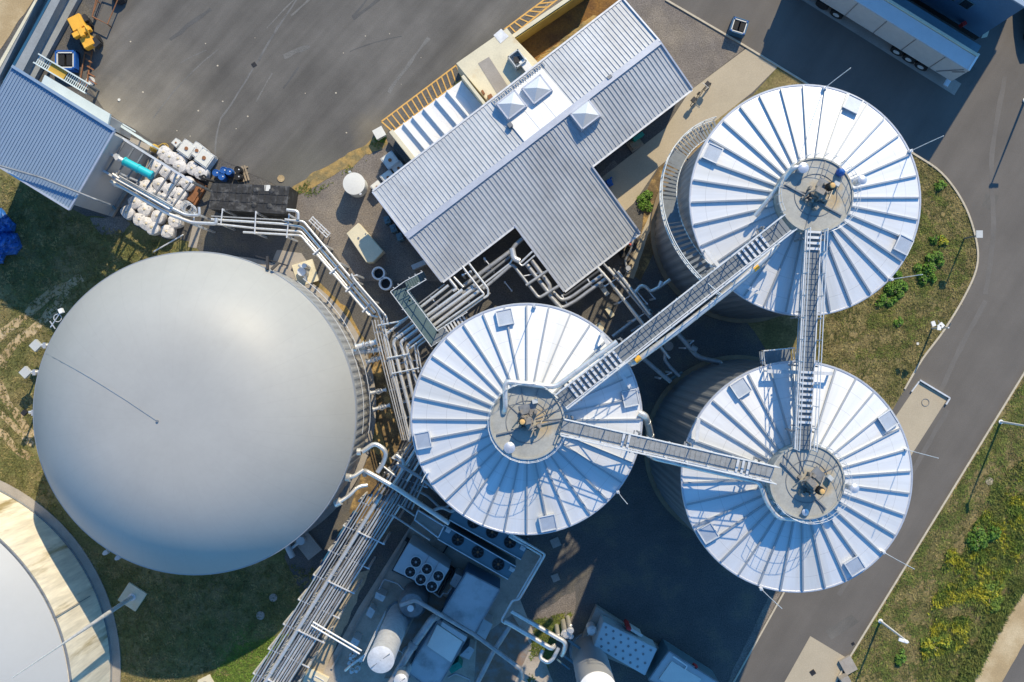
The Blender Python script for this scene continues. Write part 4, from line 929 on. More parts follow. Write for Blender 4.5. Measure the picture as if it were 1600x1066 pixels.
# frame by hall wall
x, y, _ = W(168, 240, 4)
t = thing('wall_bracket', 'thin pale bracket bar on the shaded ground beside the left hall', 'bracket', (x, y, 0)); mb = MB(); mb.bar(W(160, 247, 3), W(175, 225, 3), .07); mb.bar(W(160, 247, 0), W(160, 247, 3), .07); mb.build('bar', M['galv'], t)
# rail along north side
mb = MB(); mb.bar(W(172, 186, 2), W(238, 228, 2), .16, .1); mb.bar(W(178, 186, 1.8), W(212, 206, 1.8), .08); 
for i in range(5): p = Vector(W(172, 186, 2)).lerp(Vector(W(238, 228, 2)), i / 4); mb.bar((p.x, p.y, 0), (p.x, p.y, 2), .1)
single(mb, 'guard_rail', M['whitebox'], 'pale guard rail running from the left hall canopy to the yellow fitting', 'railing')
x, y, _ = W(238, 230, .8); mb = MB(); mb.lathe([(.28, 0), (.3, .5), (.18, .8), (.06, .9)], x, y, 8); mb.ring(x + .6, y + .1, .1, .3, .025, 20); mb.tube([(x, y, .4), (x + .5, y + .4, .1), (x + .9, y + .1, .1), (x + .6, y - .5, .1)], .025, 6)
single(mb, 'hose_fitting', M['ochre'], 'yellow fitting with a coiled hose at the end of the guard rail', 'hose')

# big bags
def bag_mesh(seed, tall):
    rnd = random.Random(seed); mb = MB(); nu, nv = 20, 9; V = []
    for j in range(nv + 1):
        q = j / nv; z = tall * q; base = .43 * (1 - .12 * abs(2 * q - 1) ** 3) if q < .8 else .43 * (1 - ((q - .8) / .2) ** 2 * .8) + .03
        for i in range(nu):
            a = 2 * PI * i / nu; sq = 1 / max(abs(math.cos(a)), abs(math.sin(a))) ** .45
            w_ = 1 + .07 * mnoise.noise(Vector((math.cos(a) * 2 + seed, math.sin(a) * 2, q * 3)))
            V.append((base * sq * w_ * math.cos(a), base * sq * w_ * math.sin(a), z + .05 * mnoise.noise(Vector((i * .7, j, seed)))))
    V.append((0, 0, tall - .04)); Fc = [(j * nu + i, j * nu + (i + 1) % nu, (j + 1) * nu + (i + 1) % nu, (j + 1) * nu + i) for j in range(nv) for i in range(nu)]
    Fc += [(nv * nu + i, nv * nu + (i + 1) % nu, (nv + 1) * nu) for i in range(nu)] + [tuple(range(nu))[::-1]]
    mb.add(V, Fc); return mb
protos = []
for k in range(4):
    t = thing('bulk_bag', 'white bulk bag', 'bag', (0, 0, 0), 'white bulk bags'); bag_mesh(k + 1, .95 + .1 * (k % 2)).build('sack', M['bag'], t, True)
    mb = MB(); rnd = random.Random(k); mb.lathe([(.07, .85), (.1, .93 + .1 * (k % 2)), (.06, 1.0 + .1 * (k % 2)), (.02, 1.01 + .1 * (k % 2))], .03, .02, 7); mb.build('spout', M['bagtop'], t)
    mb = MB()
    for i in range(4):
        a = PI / 4 + i * PI / 2; mb.tube([(.4 * math.cos(a), .4 * math.sin(a), .78), (.33 * math.cos(a + .2), .33 * math.sin(a + .2), .99), (.36 * math.cos(a + .4), .36 * math.sin(a + .4), .86)], .012, 5)
    mb.build('lifting_loop', M['bag'], t); protos.append(t)
def bagpos(cx_, cy_): return 140 + cx_ / 5.33, 190 + cy_ / 5.33
bags = [((612, 258), 'bag nearest the yellow hose fitting'), ((668, 300), 'bag second from the yellow hose fitting'), ((738, 312), 'bag between the hose fitting row and the white totes'), ((745, 372), 'bag outside the frame, left of the big crumpled one'), ((850, 385), 'crumpled bag below the white totes'), ((925, 425), 'bag beside the blue barrels'),
        ((552, 368), 'bag inside the frame just right of the teal cylinder'), ((636, 412), 'bag in the second frame bay after the teal cylinder'), ((722, 470), 'bag in the third frame bay after the teal cylinder'), ((812, 512), 'bag in the last frame bay next to the brown ramp'),
        ((455, 540), 'bag under the tip of the teal cylinder'), ((578, 520), 'bag in the centre of the frame with open top'), ((532, 600), 'bag in the centre bottom row of the frame'), ((664, 570), 'bag right of the centre bag in the frame'), ((742, 602), 'bag in the frame near the ladder cage top'), ((618, 650), 'bag below the frame centre'), ((712, 690), 'bag directly under the ladder cage'),
        ((372, 670), 'bag at the left end of the row below the frame'), ((450, 730), 'second bag in the row directly below the frame'), ((562, 792), 'third bag in the row directly below the frame'), ((702, 828), 'last bag in the row below the frame, by the concrete path'),
        ((310, 752), 'bag at the far left corner of the outermost row'), ((408, 812), 'second bag in the outermost row on the grass side'), ((520, 885), 'third bag in the outermost row on the grass side'), ((640, 912), 'last bag in the outermost row, nearest the dome'), ((470, 850), 'bag squeezed between second and third of the outermost row')]
for i, (c, lb) in enumerate(bags):
    p = bagpos(*c); x, y, z = W(p[0], p[1], .95); rnd = random.Random(i * 3 + 1); big = 1.1 if i > 16 or i in (3, 4) else 1.12
    k = i % 4
    o = protos[k] if i < 4 else copy_tree(protos[k], (x, y, 0), rnd.uniform(0, 6))
    o.location = (x, y, 0); o.rotation_euler = (0, 0, rnd.uniform(0, 6)); o.scale = (big, big, 1.0); o['label'] = 'white bulk ' + lb
# white totes
tt0 = thing('liquid_tote', 'white square liquid tote', 'container', (0, 0, 0), 'white liquid totes stacked beside the yard')
mb = MB(); mb.box(0, 0, .14, 1.06, .98, .98); mb.build('tank', M['tote'], tt0, bevel=.06)
mb = MB(); mb.cyl(0, 0, 1.06, 1.12, .13, 14); mb.build('lid', M['rust'], tt0)
mb = MB()
for q in (-.5, .5):
    for z in (.2, .6, 1.0): mb.bar((-.5, q, z), (.5, q, z), .03); mb.bar((q, -.5, z), (q, .5, z), .03)
    for r in (-.5, -.17, .17, .5): mb.bar((r, q, .1), (r, q, 1.05), .025); mb.bar((q, r, .1), (q, r, 1.05), .025)
mb.build('cage', M['galv'], tt0)
mb = MB()
for r in (-.42, 0, .42): mb.box(0, r, 0, .12, 1.0, .12)
mb.build('pallet', M['wood'], tt0)
for i, (px, py, rz, sc, lb) in enumerate([(291, 232, .95, 1.0, 'white square tote, upper left of the group by the yard'), (307, 235, .9, .95, 'white square tote in the middle with a dark cap'), (319, 247, .95, 1.05, 'white square tote nearest the blue barrels'), (273, 222, .8, .5, 'smallest white tote at the left end of the group'),
                                          (609, 250, -.93, .95, 'cream tote with pallet top touching the dark strip by the hall'), (622, 262, -.93, .8, 'cream tote half under the hall eave'), (606, 277, -.93, .85, 'grey pallet load left of the hall eave'), (588, 291, -.9, .7, 'small grey box load at the hall west corner')]):
    x, y, z = W(px, py, 1.1); o = tt0 if i == 0 else copy_tree(tt0, (x, y, 0)); o.location = (x, y, 0); o.rotation_euler = (0, 0, rz); o.scale = (sc, sc, sc if i != 3 else .8); o['label'] = lb
# barrels
bb = None
for i, (px, py, m, lb) in enumerate([(337, 270, 'blue', 'blue barrel leftmost beside the bag'), (346, 276, 'blue', 'blue barrel just above the black container'), (357, 268, 'blue', 'blue barrel touching the black barrels'), (349, 266, 'blue', 'blue barrel at the back of the barrel group'), (371, 265, 'black', 'upper black barrel beside the blue barrels'), (371, 276, 'black', 'lower black barrel beside the black container')]):
    x, y, z = W(px, py, .9); t = thing('drum_barrel', lb, 'barrel', (x, y, 0), 'barrels above the black container')
    mb = MB(); mb.lathe([(.24, 0), (.25, .28), (.265, .3), (.25, .32), (.25, .6), (.265, .62), (.25, .64), (.24, .88), (.25, .9), (.21, .9), (.21, .87), (.02, .87)], x, y, 20); mb.build('drum', M[m], t, True)
    mb = MB(); mb.cyl(x + .1, y, .87, .91, .045, 10); mb.build('bung', M['white'], t)
mb = MB(); x, y, _ = W(377, 272, .2); 
for i in range(5): mb.box(x + (i - 2) * .18, y + (i - 2) * .05, .1, .14, .12, 1.1, .3)
mb.box(x, y, 0, .1, .9, .1, .3); mb.box(x, y + .4, 0, .1, .9, .1, .3)
single(mb, 'wooden_pallet', M['wood'], 'timber pallet under the black barrels', 'pallet')
mb = MB(); a = math.radians(-31); x, y, _ = W(304, 300, .4); mb.box(x, y, 0, .4, 1.0, 1.6, a); mb.box(x + .1, y, .4, .5, .5, 1.5, a); single(mb, 'brown_ramp', M['rust'], 'rusty brown ramp between the last frame bay and the black container', 'ramp')
mb = MB(); mb.tube([W(312, 276, 1.2), W(320, 280, 1.4), W(335, 284, 1.0)], .09, 10); mb.ring(*W(318, 278, 1.35)[:2], 1.35, .16, .07, 16); single(mb, 'hose_coil', M['black'], 'dark hose end lying over the bag next to the black container', 'hose', smooth=True)
# black container
t = thing('black_container', 'black flat roofed container with a cream patch in front of the pipe rack', 'container', W(388, 315))
Q = [W(331, 286, 3.0), W(452, 291, 3.0), W(446, 334, 3.0), W(326, 326, 3.0)]
mb = MB(); mb.prism([q[:2] for q in Q], 0, 3.0); qq = [Vector(q) for q in Q]
for i in (5, 7):
    for j in (0, 2):
        p = qq[0].lerp(qq[1], .08 + i * .1).lerp(qq[3].lerp(qq[2], .08 + i * .1), .2 + j * .28); mb.lathe([(.22, 3.0), (.18, 3.04), (.08, 3.07)], p.x, p.y, 10)
mb.build('body', M['blacktarp'], t)
mb = MB(); p = W(418, 294, 3.0); mb.box(p[0], p[1], 3.0, 3.04, .38, .4, 0); mb.build('cream_patch', M['tote'], t)
mb = MB(); p = W(401, 314, 3.0)
mb.bar(qq[3] + Vector((0, 0, .03)), qq[2] + Vector((0, 0, .03)), .09); mb.bar(qq[1] + Vector((0, 0, .03)), qq[2] + Vector((0, 0, .03)), .09)
for tt in (.33, .66): mb.bar(qq[0].lerp(qq[3], tt) + Vector((0, 0, .02)), qq[1].lerp(qq[2], tt) + Vector((0, 0, .02)), .035, .03)
for tt in (.08, .16, .24, .32, .40, .48, .53, .62, .70, .78, .86, .94): mb.bar(qq[0].lerp(qq[1], tt) + Vector((0, 0, .03)), qq[3].lerp(qq[2], tt) + Vector((0, 0, .03)), .04, .04)
mb.build('seam_bar', M['blacktarp'], t)

# ------------------------------------------------------------------ objects at the top left corner
ribs_w = [(55, 0), (0, 95)]
t = thing('retaining_wall', 'low concrete retaining channel running between sand and yard at the top left', 'wall', W(40, 60))
def strip(name, a, b_, c_, d_, z0, z1, m):
    mb = MB(); mb.prism([W2(*a, z1), W2(*b_, z1), W2(*c_, z1), W2(*d_, z1)], z0, z1); mb.build(name, m, t)
pass
M['channel'] = mat('pale blue grey concrete', (.27, .29, .3), .85, var=.12, scale=.8, fine=8)
strip('outer_wall', (82, -46), (60, -10), (-20, 128), (-5, 128), 0, 1.2, M['channel'])
strip('channel_floor', (100, -46), (82, -44), (-15, 128), (8, 130), 0, .3, M['concrete_grey'])
strip('dark_slot', (104, -46), (101, -46), (4, 128), (9, 130), 0, .9, M['blue_mid'])
strip('inner_wall', (118, -46), (105, -46), (9, 130), (26, 130), 0, 1.4, M['channel'])
strip('apron', (146, -46), (119, -46), (27, 130), (50, 130), 0, .5, M['channel'])
strip('cap_strip', (84, -46), (80, -46), (-14, 120), (-8, 120), 1.2, 1.26, M['cream'])
# yellow machine
x, y, _ = W(128, 50, 1.2); a = math.radians(-63)
t = thing('yellow_excavator_tool', 'yellow wheeled machine parked by the channel at the top left', 'machine', (x, y, 0))
c, s = math.cos(a), math.sin(a)
def lp(u, v): return x + u * c - v * s, y + u * s + v * c
mb = MB(); mb.box(*lp(-.75, -.05), .5, 1.3, 1.0, .95, a); mb.box(*lp(.7, .0), .5, 1.15, .8, .8, a); mb.box(*lp(0, 0), .45, .95, 1.2, .5, a); mb.build('body', M['yellow'], t, bevel=.04)
mb = MB(); mb.box(*lp(.05, 0), .95, 1.45, .35, 1.3, a); mb.box(*lp(.05, 0), .95, 1.5, .7, .3, a); mb.tube([(*lp(-.3, .4), 1.3), (*lp(.1, .5), 1.6), (*lp(.5, .35), 1.2)], .06, 8); mb.build('lifting_arm', M['yellow'], t, bevel=.02)
for (u, v) in ((-.7, .6), (.65, .65), (-.75, -.62), (.6, -.55)):
    mb = MB(); mb.tube([(*lp(u, v - .1), .35), (*lp(u, v + .1), .35)], .35, 18, 0); mb.build('wheel', M['black'], t, True)
mb = MB(); mb.box(*lp(1.0, .45), .5, 1.1, .6, .5, a + .3); mb.build('engine', M['dark'], t)
mb = MB(); mb.box(*lp(-.9, .5), .5, 1.0, .5, .4, a); mb.build('fuel_tank', M['dark'], t)
# blue box units
def blue_unit(px, py, a, sc, label, dark=True):
    x, y, _ = W(px, py, .8); t = thing('crate_unit', label, 'crate', (x, y, 0), 'blue crates with dark inserts'); c, s = math.cos(a), math.sin(a); w_ = 1.15 * sc
    mb = MB(); mb.box(x, y, .08, .22, w_, w_ * .95, a)
    for q in (-1, 1):
        mb.box(x + q * w_ * .46 * c, y + q * w_ * .46 * s, .08, .85, w_ * .08, w_ * .95, a); mb.box(x - q * w_ * .44 * s, y + q * w_ * .44 * c, .08, .85, w_, w_ * .08, a)
    mb.build('crate', M['blue_mid'] if sc < 1.1 else M['blue'], t, bevel=.015)
    for q in (-.2, .2):
        mb = MB(); mb.box(x + q * w_ * c, y + q * w_ * s, .22, .8, w_ * .3, w_ * .55, a); mb.build('insert', M['black'], t, bevel=.02)
    mb = MB()
    for q in (-1, 1): mb.box(x + q * w_ * .39 * c, y + q * w_ * .39 * s, .6, .84, w_ * .05, w_ * .7, a); mb.box(x - q * w_ * .36 * s, y + q * w_ * .36 * c, .6, .84, w_ * .8, w_ * .05, a)
    mb.build('liner', M['tote'], t)
    mb = MB()
    for i in range(4):
        b_ = a + PI / 4 + i * PI / 2; mb.box(x + w_ * .55 * math.cos(b_), y + w_ * .55 * math.sin(b_), 0, .9, .1, .1, a)
    mb.build('post', M['blue'], t)
blue_unit(1155, 41, -.3, 1.0, 'blue crate with two black inserts alone on the road at the top')
blue_unit(102, 94, 0, 1.25, 'blue crate with black inserts beside the yellow machine')
x, y, _ = W(130, 100, .5); a = 1.2
mb = MB(); 
for i in range(5): mb.bar((x + .1 * i, y + .9 - i * .5, .3), (x + .5 + .1 * i, y + .6 - i * .5, .35 + .1 * (i % 2)), .09)
mb.bar((x + .5, y + 1.0, .2), (x + .1, y - 1.6, .2), .1); mb.bar((x + .0, y + .9, .2), (x - .4, y - 1.5, .2), .08)
single(mb, 'drawbar_frame', M['rust'], 'rusty drawbar frame lying between blue crate and yard', 'frame')
x, y, _ = W(160, 10, .6); mb = MB(); 
P = [W(150, 0, .7), W(144, 26, .7), W(168, 38, .7), W(188, -10, .7), W(160, -20, .7)]
mb.tube(P, .05, 6, 0); mb.bar(P[1], P[4], .06)
for p in P[:4]: mb.bar((p[0], p[1], 0), p, .06)
single(mb, 'timber_frame', M['rust'], 'brown rectangular frame on the yard at the top left edge', 'frame')
mb = MB(); x, y, _ = W(185, 0, .5); mb.lathe([(.5, 0), (.55, .3), (.4, .6), (.1, .75)], x, y + .3, 9); single(mb, 'covered_heap', M['dark'], 'dark covered heap at the top edge left of the yard', 'heap')
t = thing('footbridge', 'narrow white and brown footbridge with grated ends above the left hall canopy', 'walkway', W(100, 118))
a_, b_ = Vector(W(58, 92, 1.8)), Vector(W(139, 140, 1.8)); d = (b_ - a_).normalized(); s = Vector((-d.y, d.x, 0))
mb = MB(); mb.bar(a_.lerp(b_, .25), a_.lerp(b_, .55), .6, .06); mb.build('plank', M['ochre'], t)
for lo_, hi_ in ((0, .25), (.55, 1)):
    mb = MB(); mb.bar(a_.lerp(b_, lo_ + .01) - s * .02, a_.lerp(b_, hi_ - .01) - s * .02, .03, .03)
    for i in range(26):
        q = .02 + i / 27
        if lo_ < q < hi_: mb.bar(a_.lerp(b_, q) - s * .3, a_.lerp(b_, q) + s * .3, .05, .05)
    mb.build('grating', M['whitebox'], t)
for sg in (-1, 1):
    mb = MB(); mb.bar(a_ + s * .34 * sg + Vector((0, 0, .1)), b_ + s * .34 * sg + Vector((0, 0, .1)), .09, .25); mb.build('side_beam', M['whitebox'], t)
for q in (.05, .95):
    mb = MB(); p = a_.lerp(b_, q); mb.bar(p - s * .3 - Vector((0, 0, 1.8)), p - s * .3, .1); mb.bar(p + s * .3 - Vector((0, 0, 1.8)), p + s * .3, .1); mb.build('leg', M['galv_dark'], t)
# tarpaulins
for (P, lb) in [([(-30, 330), (3, 325), (14, 338), (26, 352), (24, 362), (6, 368), (-30, 372)], 'upper pale blue folded tarpaulin at the left picture edge'), ([(-30, 366), (8, 362), (28, 364), (36, 386), (26, 398), (12, 400), (6, 412), (-30, 420)], 'lower deep blue crumpled tarpaulin on the shaded grass')]:
    mb = MB(); P = rough_edge(P, 2.5, 4, seed=3); cx_ = sum(p[0] for p in P) / len(P); cy_ = sum(p[1] for p in P) / len(P); n_ = len(P); V = []; NR = 10
    for k in range(NR):
        q = 1 - k / NR
        for p in P:
            X, Y = cx_ + (p[0] - cx_) * q, cy_ + (p[1] - cy_) * q; hh_ = .75 * (1 - q ** 2.5) if k else 0
            V.append(W(X, Y, hh_ + (abs(mnoise.noise(Vector((X * .09, Y * .09, 3)))) * .7 + .12 * mnoise.noise(Vector((X * .3, Y * .3, 8))) if k else 0)))
    V.append(W(cx_, cy_, .9)); Fc = [(j * n_ + i, j * n_ + (i + 1) % n_, (j + 1) * n_ + (i + 1) % n_, (j + 1) * n_ + i) for j in range(NR - 1) for i in range(n_)] + [((NR - 1) * n_ + i, (NR - 1) * n_ + (i + 1) % n_, NR * n_) for i in range(n_)]
    mb.add(V, Fc); single(mb, 'tarpaulin', M['tarp'], lb, 'tarpaulin')

# ------------------------------------------------------------------ pipe racks
def rack(label, pipes, supports, zs=3.4, group='pipe racks of the plant', posts=True):
    p0 = W(*pipes[0][0][0][:2], 0); t = thing('pipe_rack', label, 'pipe rack', p0, group)
    for pts, z, r, m in pipes:
        pts = [W(p[0], p[1], p[2] if len(p) > 2 else z) for p in pts]; mb = MB(); mb.tube(pts, r, 10)
        P = [Vector(p) for p in pts]
        for a, b_ in zip(P[:-1], P[1:]):
            L_ = (b_ - a).length; k = int(L_ / 1.1); d = (b_ - a).normalized() * .025
            for i in range(1, k + 1): c = a.lerp(b_, (i - .3) / k); mb.tube([c - d, c + d], r * 1.1, 10, 0)
        mb.build('pipe', M[m], t, True)
    for (a, b_, *zz) in supports:
        z = zz[0] if zz else zs; mb = MB(); p, q = Vector(W(*a, z)), Vector(W(*b_, z)); mb.bar(p, q, .07, .1)
        if posts:
            for c in (p.lerp(q, .06), p.lerp(q, .94)): mb.bar((c.x, c.y, 0), (c.x, c.y, z), .12)
        mb.build('support_frame', M['galv'], t)
    return t
def off(pts, d):
    """same run shifted sideways by d pixels"""
    out = []
    for i, p in enumerate(pts):
        a = Vector(pts[max(i - 1, 0)][:2]); b_ = Vector(pts[min(i + 1, len(pts) - 1)][:2]); c = Vector(p[:2])
        if 0 < i < len(pts) - 1:
            t1, t2 = (c - a).normalized(), (b_ - c).normalized(); n1 = Vector((-t1.y, t1.x)); n2 = Vector((-t2.y, t2.x)); m = (n1 + n2).normalized(); k = d / max(.5, m.dot(n1))
        else:
            t1 = (b_ - a).normalized(); m = Vector((-t1.y, t1.x)); k = d
        q = c + m * k; out.append((q.x, q.y) + tuple(p[2:]))
    return out
base = [(335, 343), (470, 357), (585, 489), (592, 520)]
rack('rack of sunlit pipes angling from the black container down to the dome connections',
     [([(445, 343), (474, 346), (590, 484), (600, 510)], 3.6, .08, 'pipe'), ([(330, 343), (440, 350), (472, 355), (586, 489)], 3.2, .09, 'pipe'), ([(318, 348), (400, 357), (470, 362), (580, 492)], 3.2, .08, 'pipe'),
      ([(380, 363), (470, 368), (576, 492), (590, 496)], 3.2, .08, 'pipe'), ([(330, 338), (440, 344), (455, 350)], 3.2, .05, 'pipe_grey'),
      ([(448, 328), (466, 330), (466, 343)], 3.8, .11, 'pipe')],
     [((348, 326), (345, 352)), ((400, 330), (398, 366)), ((452, 334), (448, 372)), ((507, 382), (489, 398)), ((533, 411), (515, 428)), ((556, 439), (540, 456)), ((583, 470), (566, 488))])
rack('thin pair of grey pipes stepping from mid rack down to the junction beside the chippings',
     [([(549, 428), (553, 436), (604, 495), (606, 508)], 3.9, .07, 'pipe'), ([(547, 431), (600, 493), (601, 520)], 3.8, .06, 'pipe_grey')], [((546, 432), (558, 430))])
rack('pipes carried along the lower edge of the steel frame by the left hall',
     [([(176, 272), (190, 282), (262, 322), (290, 336), (312, 337), (311, 324)], 5.2, .1, 'pipe'), ([(173, 283), (190, 292), (262, 334), (300, 348), (338, 350), (338, 341)], 5.1, .12, 'pipe'), ([(186, 275), (270, 322)], 5.4, .06, 'pipe_grey'), ([(181, 280), (265, 327)], 5.4, .06, 'pipe')],
     [((183, 268), (176, 290), 5.0), ((238, 300), (230, 320), 5.0), ((304, 332), (302, 352), 4.9)])
NS = [(587, 500), (590, 515), (612, 590), (633, 690)]
rack('tight bundle of dull pipes running down between the domed tank and the middle tank',
     [([(585 + o, 500), (589 + o, 520), (631 + o - (o * .3), 688)], 4.0 - .05 * (i % 3), r, m) for i, (o, r, m) in enumerate([(-4, .04, 'pipe_grey'), (.5, .045, 'pipe'), (5, .05, 'pipe_grey'), (10, .04, 'pipe'), (14, .07, 'pipe')])],
     [((585, 520), (606, 516)), ((598, 565), (622, 560)), ((610, 610), (634, 606)), ((622, 655), (646, 650))])
rack('wide fan of silver pipes coming from the hall, turning down beside the middle tank',
     [([(701, 446), (600, 525), (613, 585), (634, 655)], 3.9, .10, 'pipe'), ([(710, 451), (614, 527)], 3.7, .09, 'pipe_grey'), ([(723, 453), (614, 533), (626, 585), (643, 650), (640, 690)], 3.9, .13, 'pipe'),
      ([(740, 451), (625, 535), (632, 556), (636, 577), (650, 640)], 3.9, .12, 'pipe'), ([(752, 452), (635, 541), (643, 570), (652, 600)], 3.8, .13, 'pipe'), ([(757, 460), (648, 540), (654, 582)], 4.0, .07, 'pipe'), ([(766, 458), (652, 542), (659, 580)], 4.1, .06, 'pipe'),
      ([(748, 448), (680, 497), (640, 528)], 3.6, .12, 'pipe_grey'), ([(745, 443), (672, 497)], 3.5, .14, 'pipe_grey'), ([(757, 446), (690, 492)], 3.5, .12, 'galv_dark'), ([(695, 444), (640, 486)], 3.6, .05, 'pipe_grey'),
      ([(590, 509), (626, 502), (640, 494)], 4.2, .06, 'pipe'), ([(605, 560), (640, 553)], 4.1, .06, 'pipe'), ([(612, 584), (655, 575)], 4.15, .05, 'pipe')],
     [((640, 488), (664, 520), 3.4), ((672, 462), (698, 497), 3.4), ((706, 440), (733, 473), 3.4), ((612, 570), (655, 562), 3.5), ((626, 630), (650, 625), 3.5)])
rack('pipe pair dropping from the hall eave and doubling back above the wide fan of pipes',
     [([(722, 416), (752, 455), (757, 460), (700, 500), (640, 545)], 4.3, .075, 'pipe'), ([(733, 412), (763, 452), (763, 462), (756, 466)], 4.35, .075, 'pipe'),
      ([(702, 436), (714, 451), (708, 455)], 3.9, .1, 'pipe'), ([(709, 433), (724, 449)], 3.9, .08, 'pipe')], [((722, 430), (736, 424), 4.0)])
rack('pipes in the notch of the hall, running up and turning down along the roof extension',
     [([(724, 447), (800, 391), (806, 382), (832, 360)], 3.3, .15, 'pipe_grey'), ([(735, 450), (802, 397)], 3.2, .1, 'galv_dark'), ([(745, 452), (798, 411), (803, 398)], 3.6, .07, 'pipe'), ([(755, 452), (801, 413), (842, 466), (873, 447)], 3.6, .11, 'pipe_grey'),
      ([(821, 411), (855, 455), (862, 458)], 3.2, .15, 'pipe_grey'), ([(831, 407), (860, 447), (857, 460), (877, 482)], 3.2, .15, 'pipe_grey'), ([(802, 401), (812, 412), (832, 393)], 3.9, .07, 'pipe'), ([(804, 405), (816, 416), (836, 399)], 3.9, .06, 'pipe'),
      ([(800, 388), (803, 404), (812, 408)], 3.9, .2, 'pipe'), ([(822, 446), (856, 423)], 3.8, .1, 'pipe_grey')],
     [((748, 428), (772, 421), 3.1), ((756, 403), (768, 418), 3.1), ((815, 432), (855, 424), 3.1), ((788, 440), (800, 455), .8)])
rack('dark dull pipes wrapping the lower corner of the hall roof extension',
     [([(864, 456), (878, 470), (892, 465), (945, 427)], 3.0, .12, 'pipe_grey'), ([(858, 459), (878, 482), (900, 470), (946, 436)], 3.0, .13, 'pipe_grey'), ([(868, 450), (882, 463), (938, 422)], 2.7, .1, 'pipe_dark')],
     [((878, 461), (888, 478), 2.8), ((918, 436), (928, 452), 2.8)])
rack('sunlit pipes running from the hall corner to beneath the longest walkway',
     [([(934, 418), (950, 436), (1010, 512), (1046, 560)], 3.8, .09, 'pipe'), ([(943, 412), (970, 442), (1022, 505)], 3.8, .08, 'pipe_grey'), ([(950, 418), (1000, 476), (1028, 512)], 3.7, .1, 'pipe'), ([(952, 440), (990, 490), (1004, 508)], 3.6, .08, 'pipe'), ([(958, 420), (1008, 482), (1024, 500)], 3.6, .07, 'galv_dark'), ([(965, 424), (1016, 492)], 3.9, .11, 'pipe')],
     [((944, 448), (972, 430)), ((966, 474), (994, 456)), ((988, 502), (1016, 484))])
rack('small green platform pipes between the sunlit run and the upper tank foot',
     [([(993, 456), (1001, 446), (1009, 448), (1016, 456), (1030, 449), (1047, 437)], 2.6, .12, 'pipe'), ([(1030, 449), (1034, 440)], 2.6, .16, 'pipe'), ([(1000, 470), (1020, 488)], 2.4, .06, 'teal_deck')],
     [((992, 452), (1012, 476), 2.3), ((1006, 446), (1024, 468), 2.3)], group='pipes at the tank feet')
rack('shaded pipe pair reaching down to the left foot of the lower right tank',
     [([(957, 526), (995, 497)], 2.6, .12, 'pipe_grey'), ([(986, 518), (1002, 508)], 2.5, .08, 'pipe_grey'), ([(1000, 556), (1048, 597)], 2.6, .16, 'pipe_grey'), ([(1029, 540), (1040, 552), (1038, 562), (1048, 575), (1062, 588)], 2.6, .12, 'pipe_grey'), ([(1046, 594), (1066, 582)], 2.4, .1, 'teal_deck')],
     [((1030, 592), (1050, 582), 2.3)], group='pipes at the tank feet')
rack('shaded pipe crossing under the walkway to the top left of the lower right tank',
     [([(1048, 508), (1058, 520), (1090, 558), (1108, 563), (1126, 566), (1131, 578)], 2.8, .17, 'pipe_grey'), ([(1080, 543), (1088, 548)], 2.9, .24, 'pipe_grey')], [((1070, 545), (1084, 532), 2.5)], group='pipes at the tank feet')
# long diagonal bundle toward the bottom edge
mp = []
spec = [(0, .045, 'pipe', 4.2), (5, .035, 'pipe_grey', 4.2), (10, .05, 'pipe', 4.2), (15.5, .035, 'pipe_grey', 4.1), (24, .15, 'pipe', 3.9), (33, .05, 'pipe_grey', 3.9), (38, .07, 'pipe', 3.9), (44, .08, 'pipe', 3.8), (49.5, .04, 'pipe', 3.9), (54.5, .07, 'pipe', 3.8), (60, .045, 'pipe_grey', 3.9), (65, .07, 'pipe', 3.8)]
for o, r, m, z in spec: mp.append(([(572 + o * 1.0, 772), (384 + o * .9, 1080)], z, r, m))
sup = []
for i in range(8):
    q = .06 + i * .125; cx_, cy_ = 572 + (384 - 572) * q, 772 + (1080 - 772) * q; sup.append(((cx_ + 22, cy_ + 2), (cx_ + 64, cy_ + 22), 4.05 if i % 2 else 3.62)); sup.append(((cx_ - 1, cy_ - 8), (cx_ + 17, cy_ + 0), 3.9))
rack('long dense pipe rack running diagonally off the bottom edge left of the chillers', mp, sup, group='pipe racks of the plant')
mp = []
for i, (o, r, m) in enumerate([(0, .07, 'pipe_dark'), (7, .07, 'pipe_grey'), (13, .09, 'pipe_grey'), (20, .06, 'pipe_dark'), (26, .1, 'pipe_grey'), (33, .08, 'galv_dark'), (40, .08, 'pipe_grey'), (47, .08, 'pipe_dark'), (54, .1, 'pipe_grey'), (60, .07, 'galv_dark'), (66, .07, 'pipe_grey')]):
    mp.append(([(638 + o * .6, 690 + o * .45), (577 + o, 776 + o * .3)], 4.2 + .12 * (i % 2), r, m))
rack('short crowded pipe section left of the middle tank where the bundles meet', mp, [((600, 738), (668, 762), 4.0), ((622, 708), (680, 730), 4.0)])
rack('dark pipe bundle crossing lower right towards the coolers beside the middle tank',
     [([(650, 700), (628, 735), (612, 760)], 4.9, .1, 'pipe'), ([(664, 706), (650, 730), (636, 752)], 4.9, .08, 'pipe'), ([(619, 711), (631, 720), (628, 734)], 5.1, .13, 'pipe'), ([(620, 724), (660, 748), (708, 790)], 5.2, .12, 'pipe_grey'), ([(593, 724), (618, 744)], 5.2, .06, 'pipe'), ([(607, 730), (612, 742)], 5.0, .1, 'pipe_grey')],
     [((612, 715), (640, 728), 4.7)])
pipe_thing('gas_pipe', 'thick gleaming pipe crossing over the diagonal rack towards the coolers', [('pipe', [(570, 742, 4.5), (568, 734, 5.2), (618, 762, 5.4), (702, 818, 5.4)], .17, M['pipe'])])
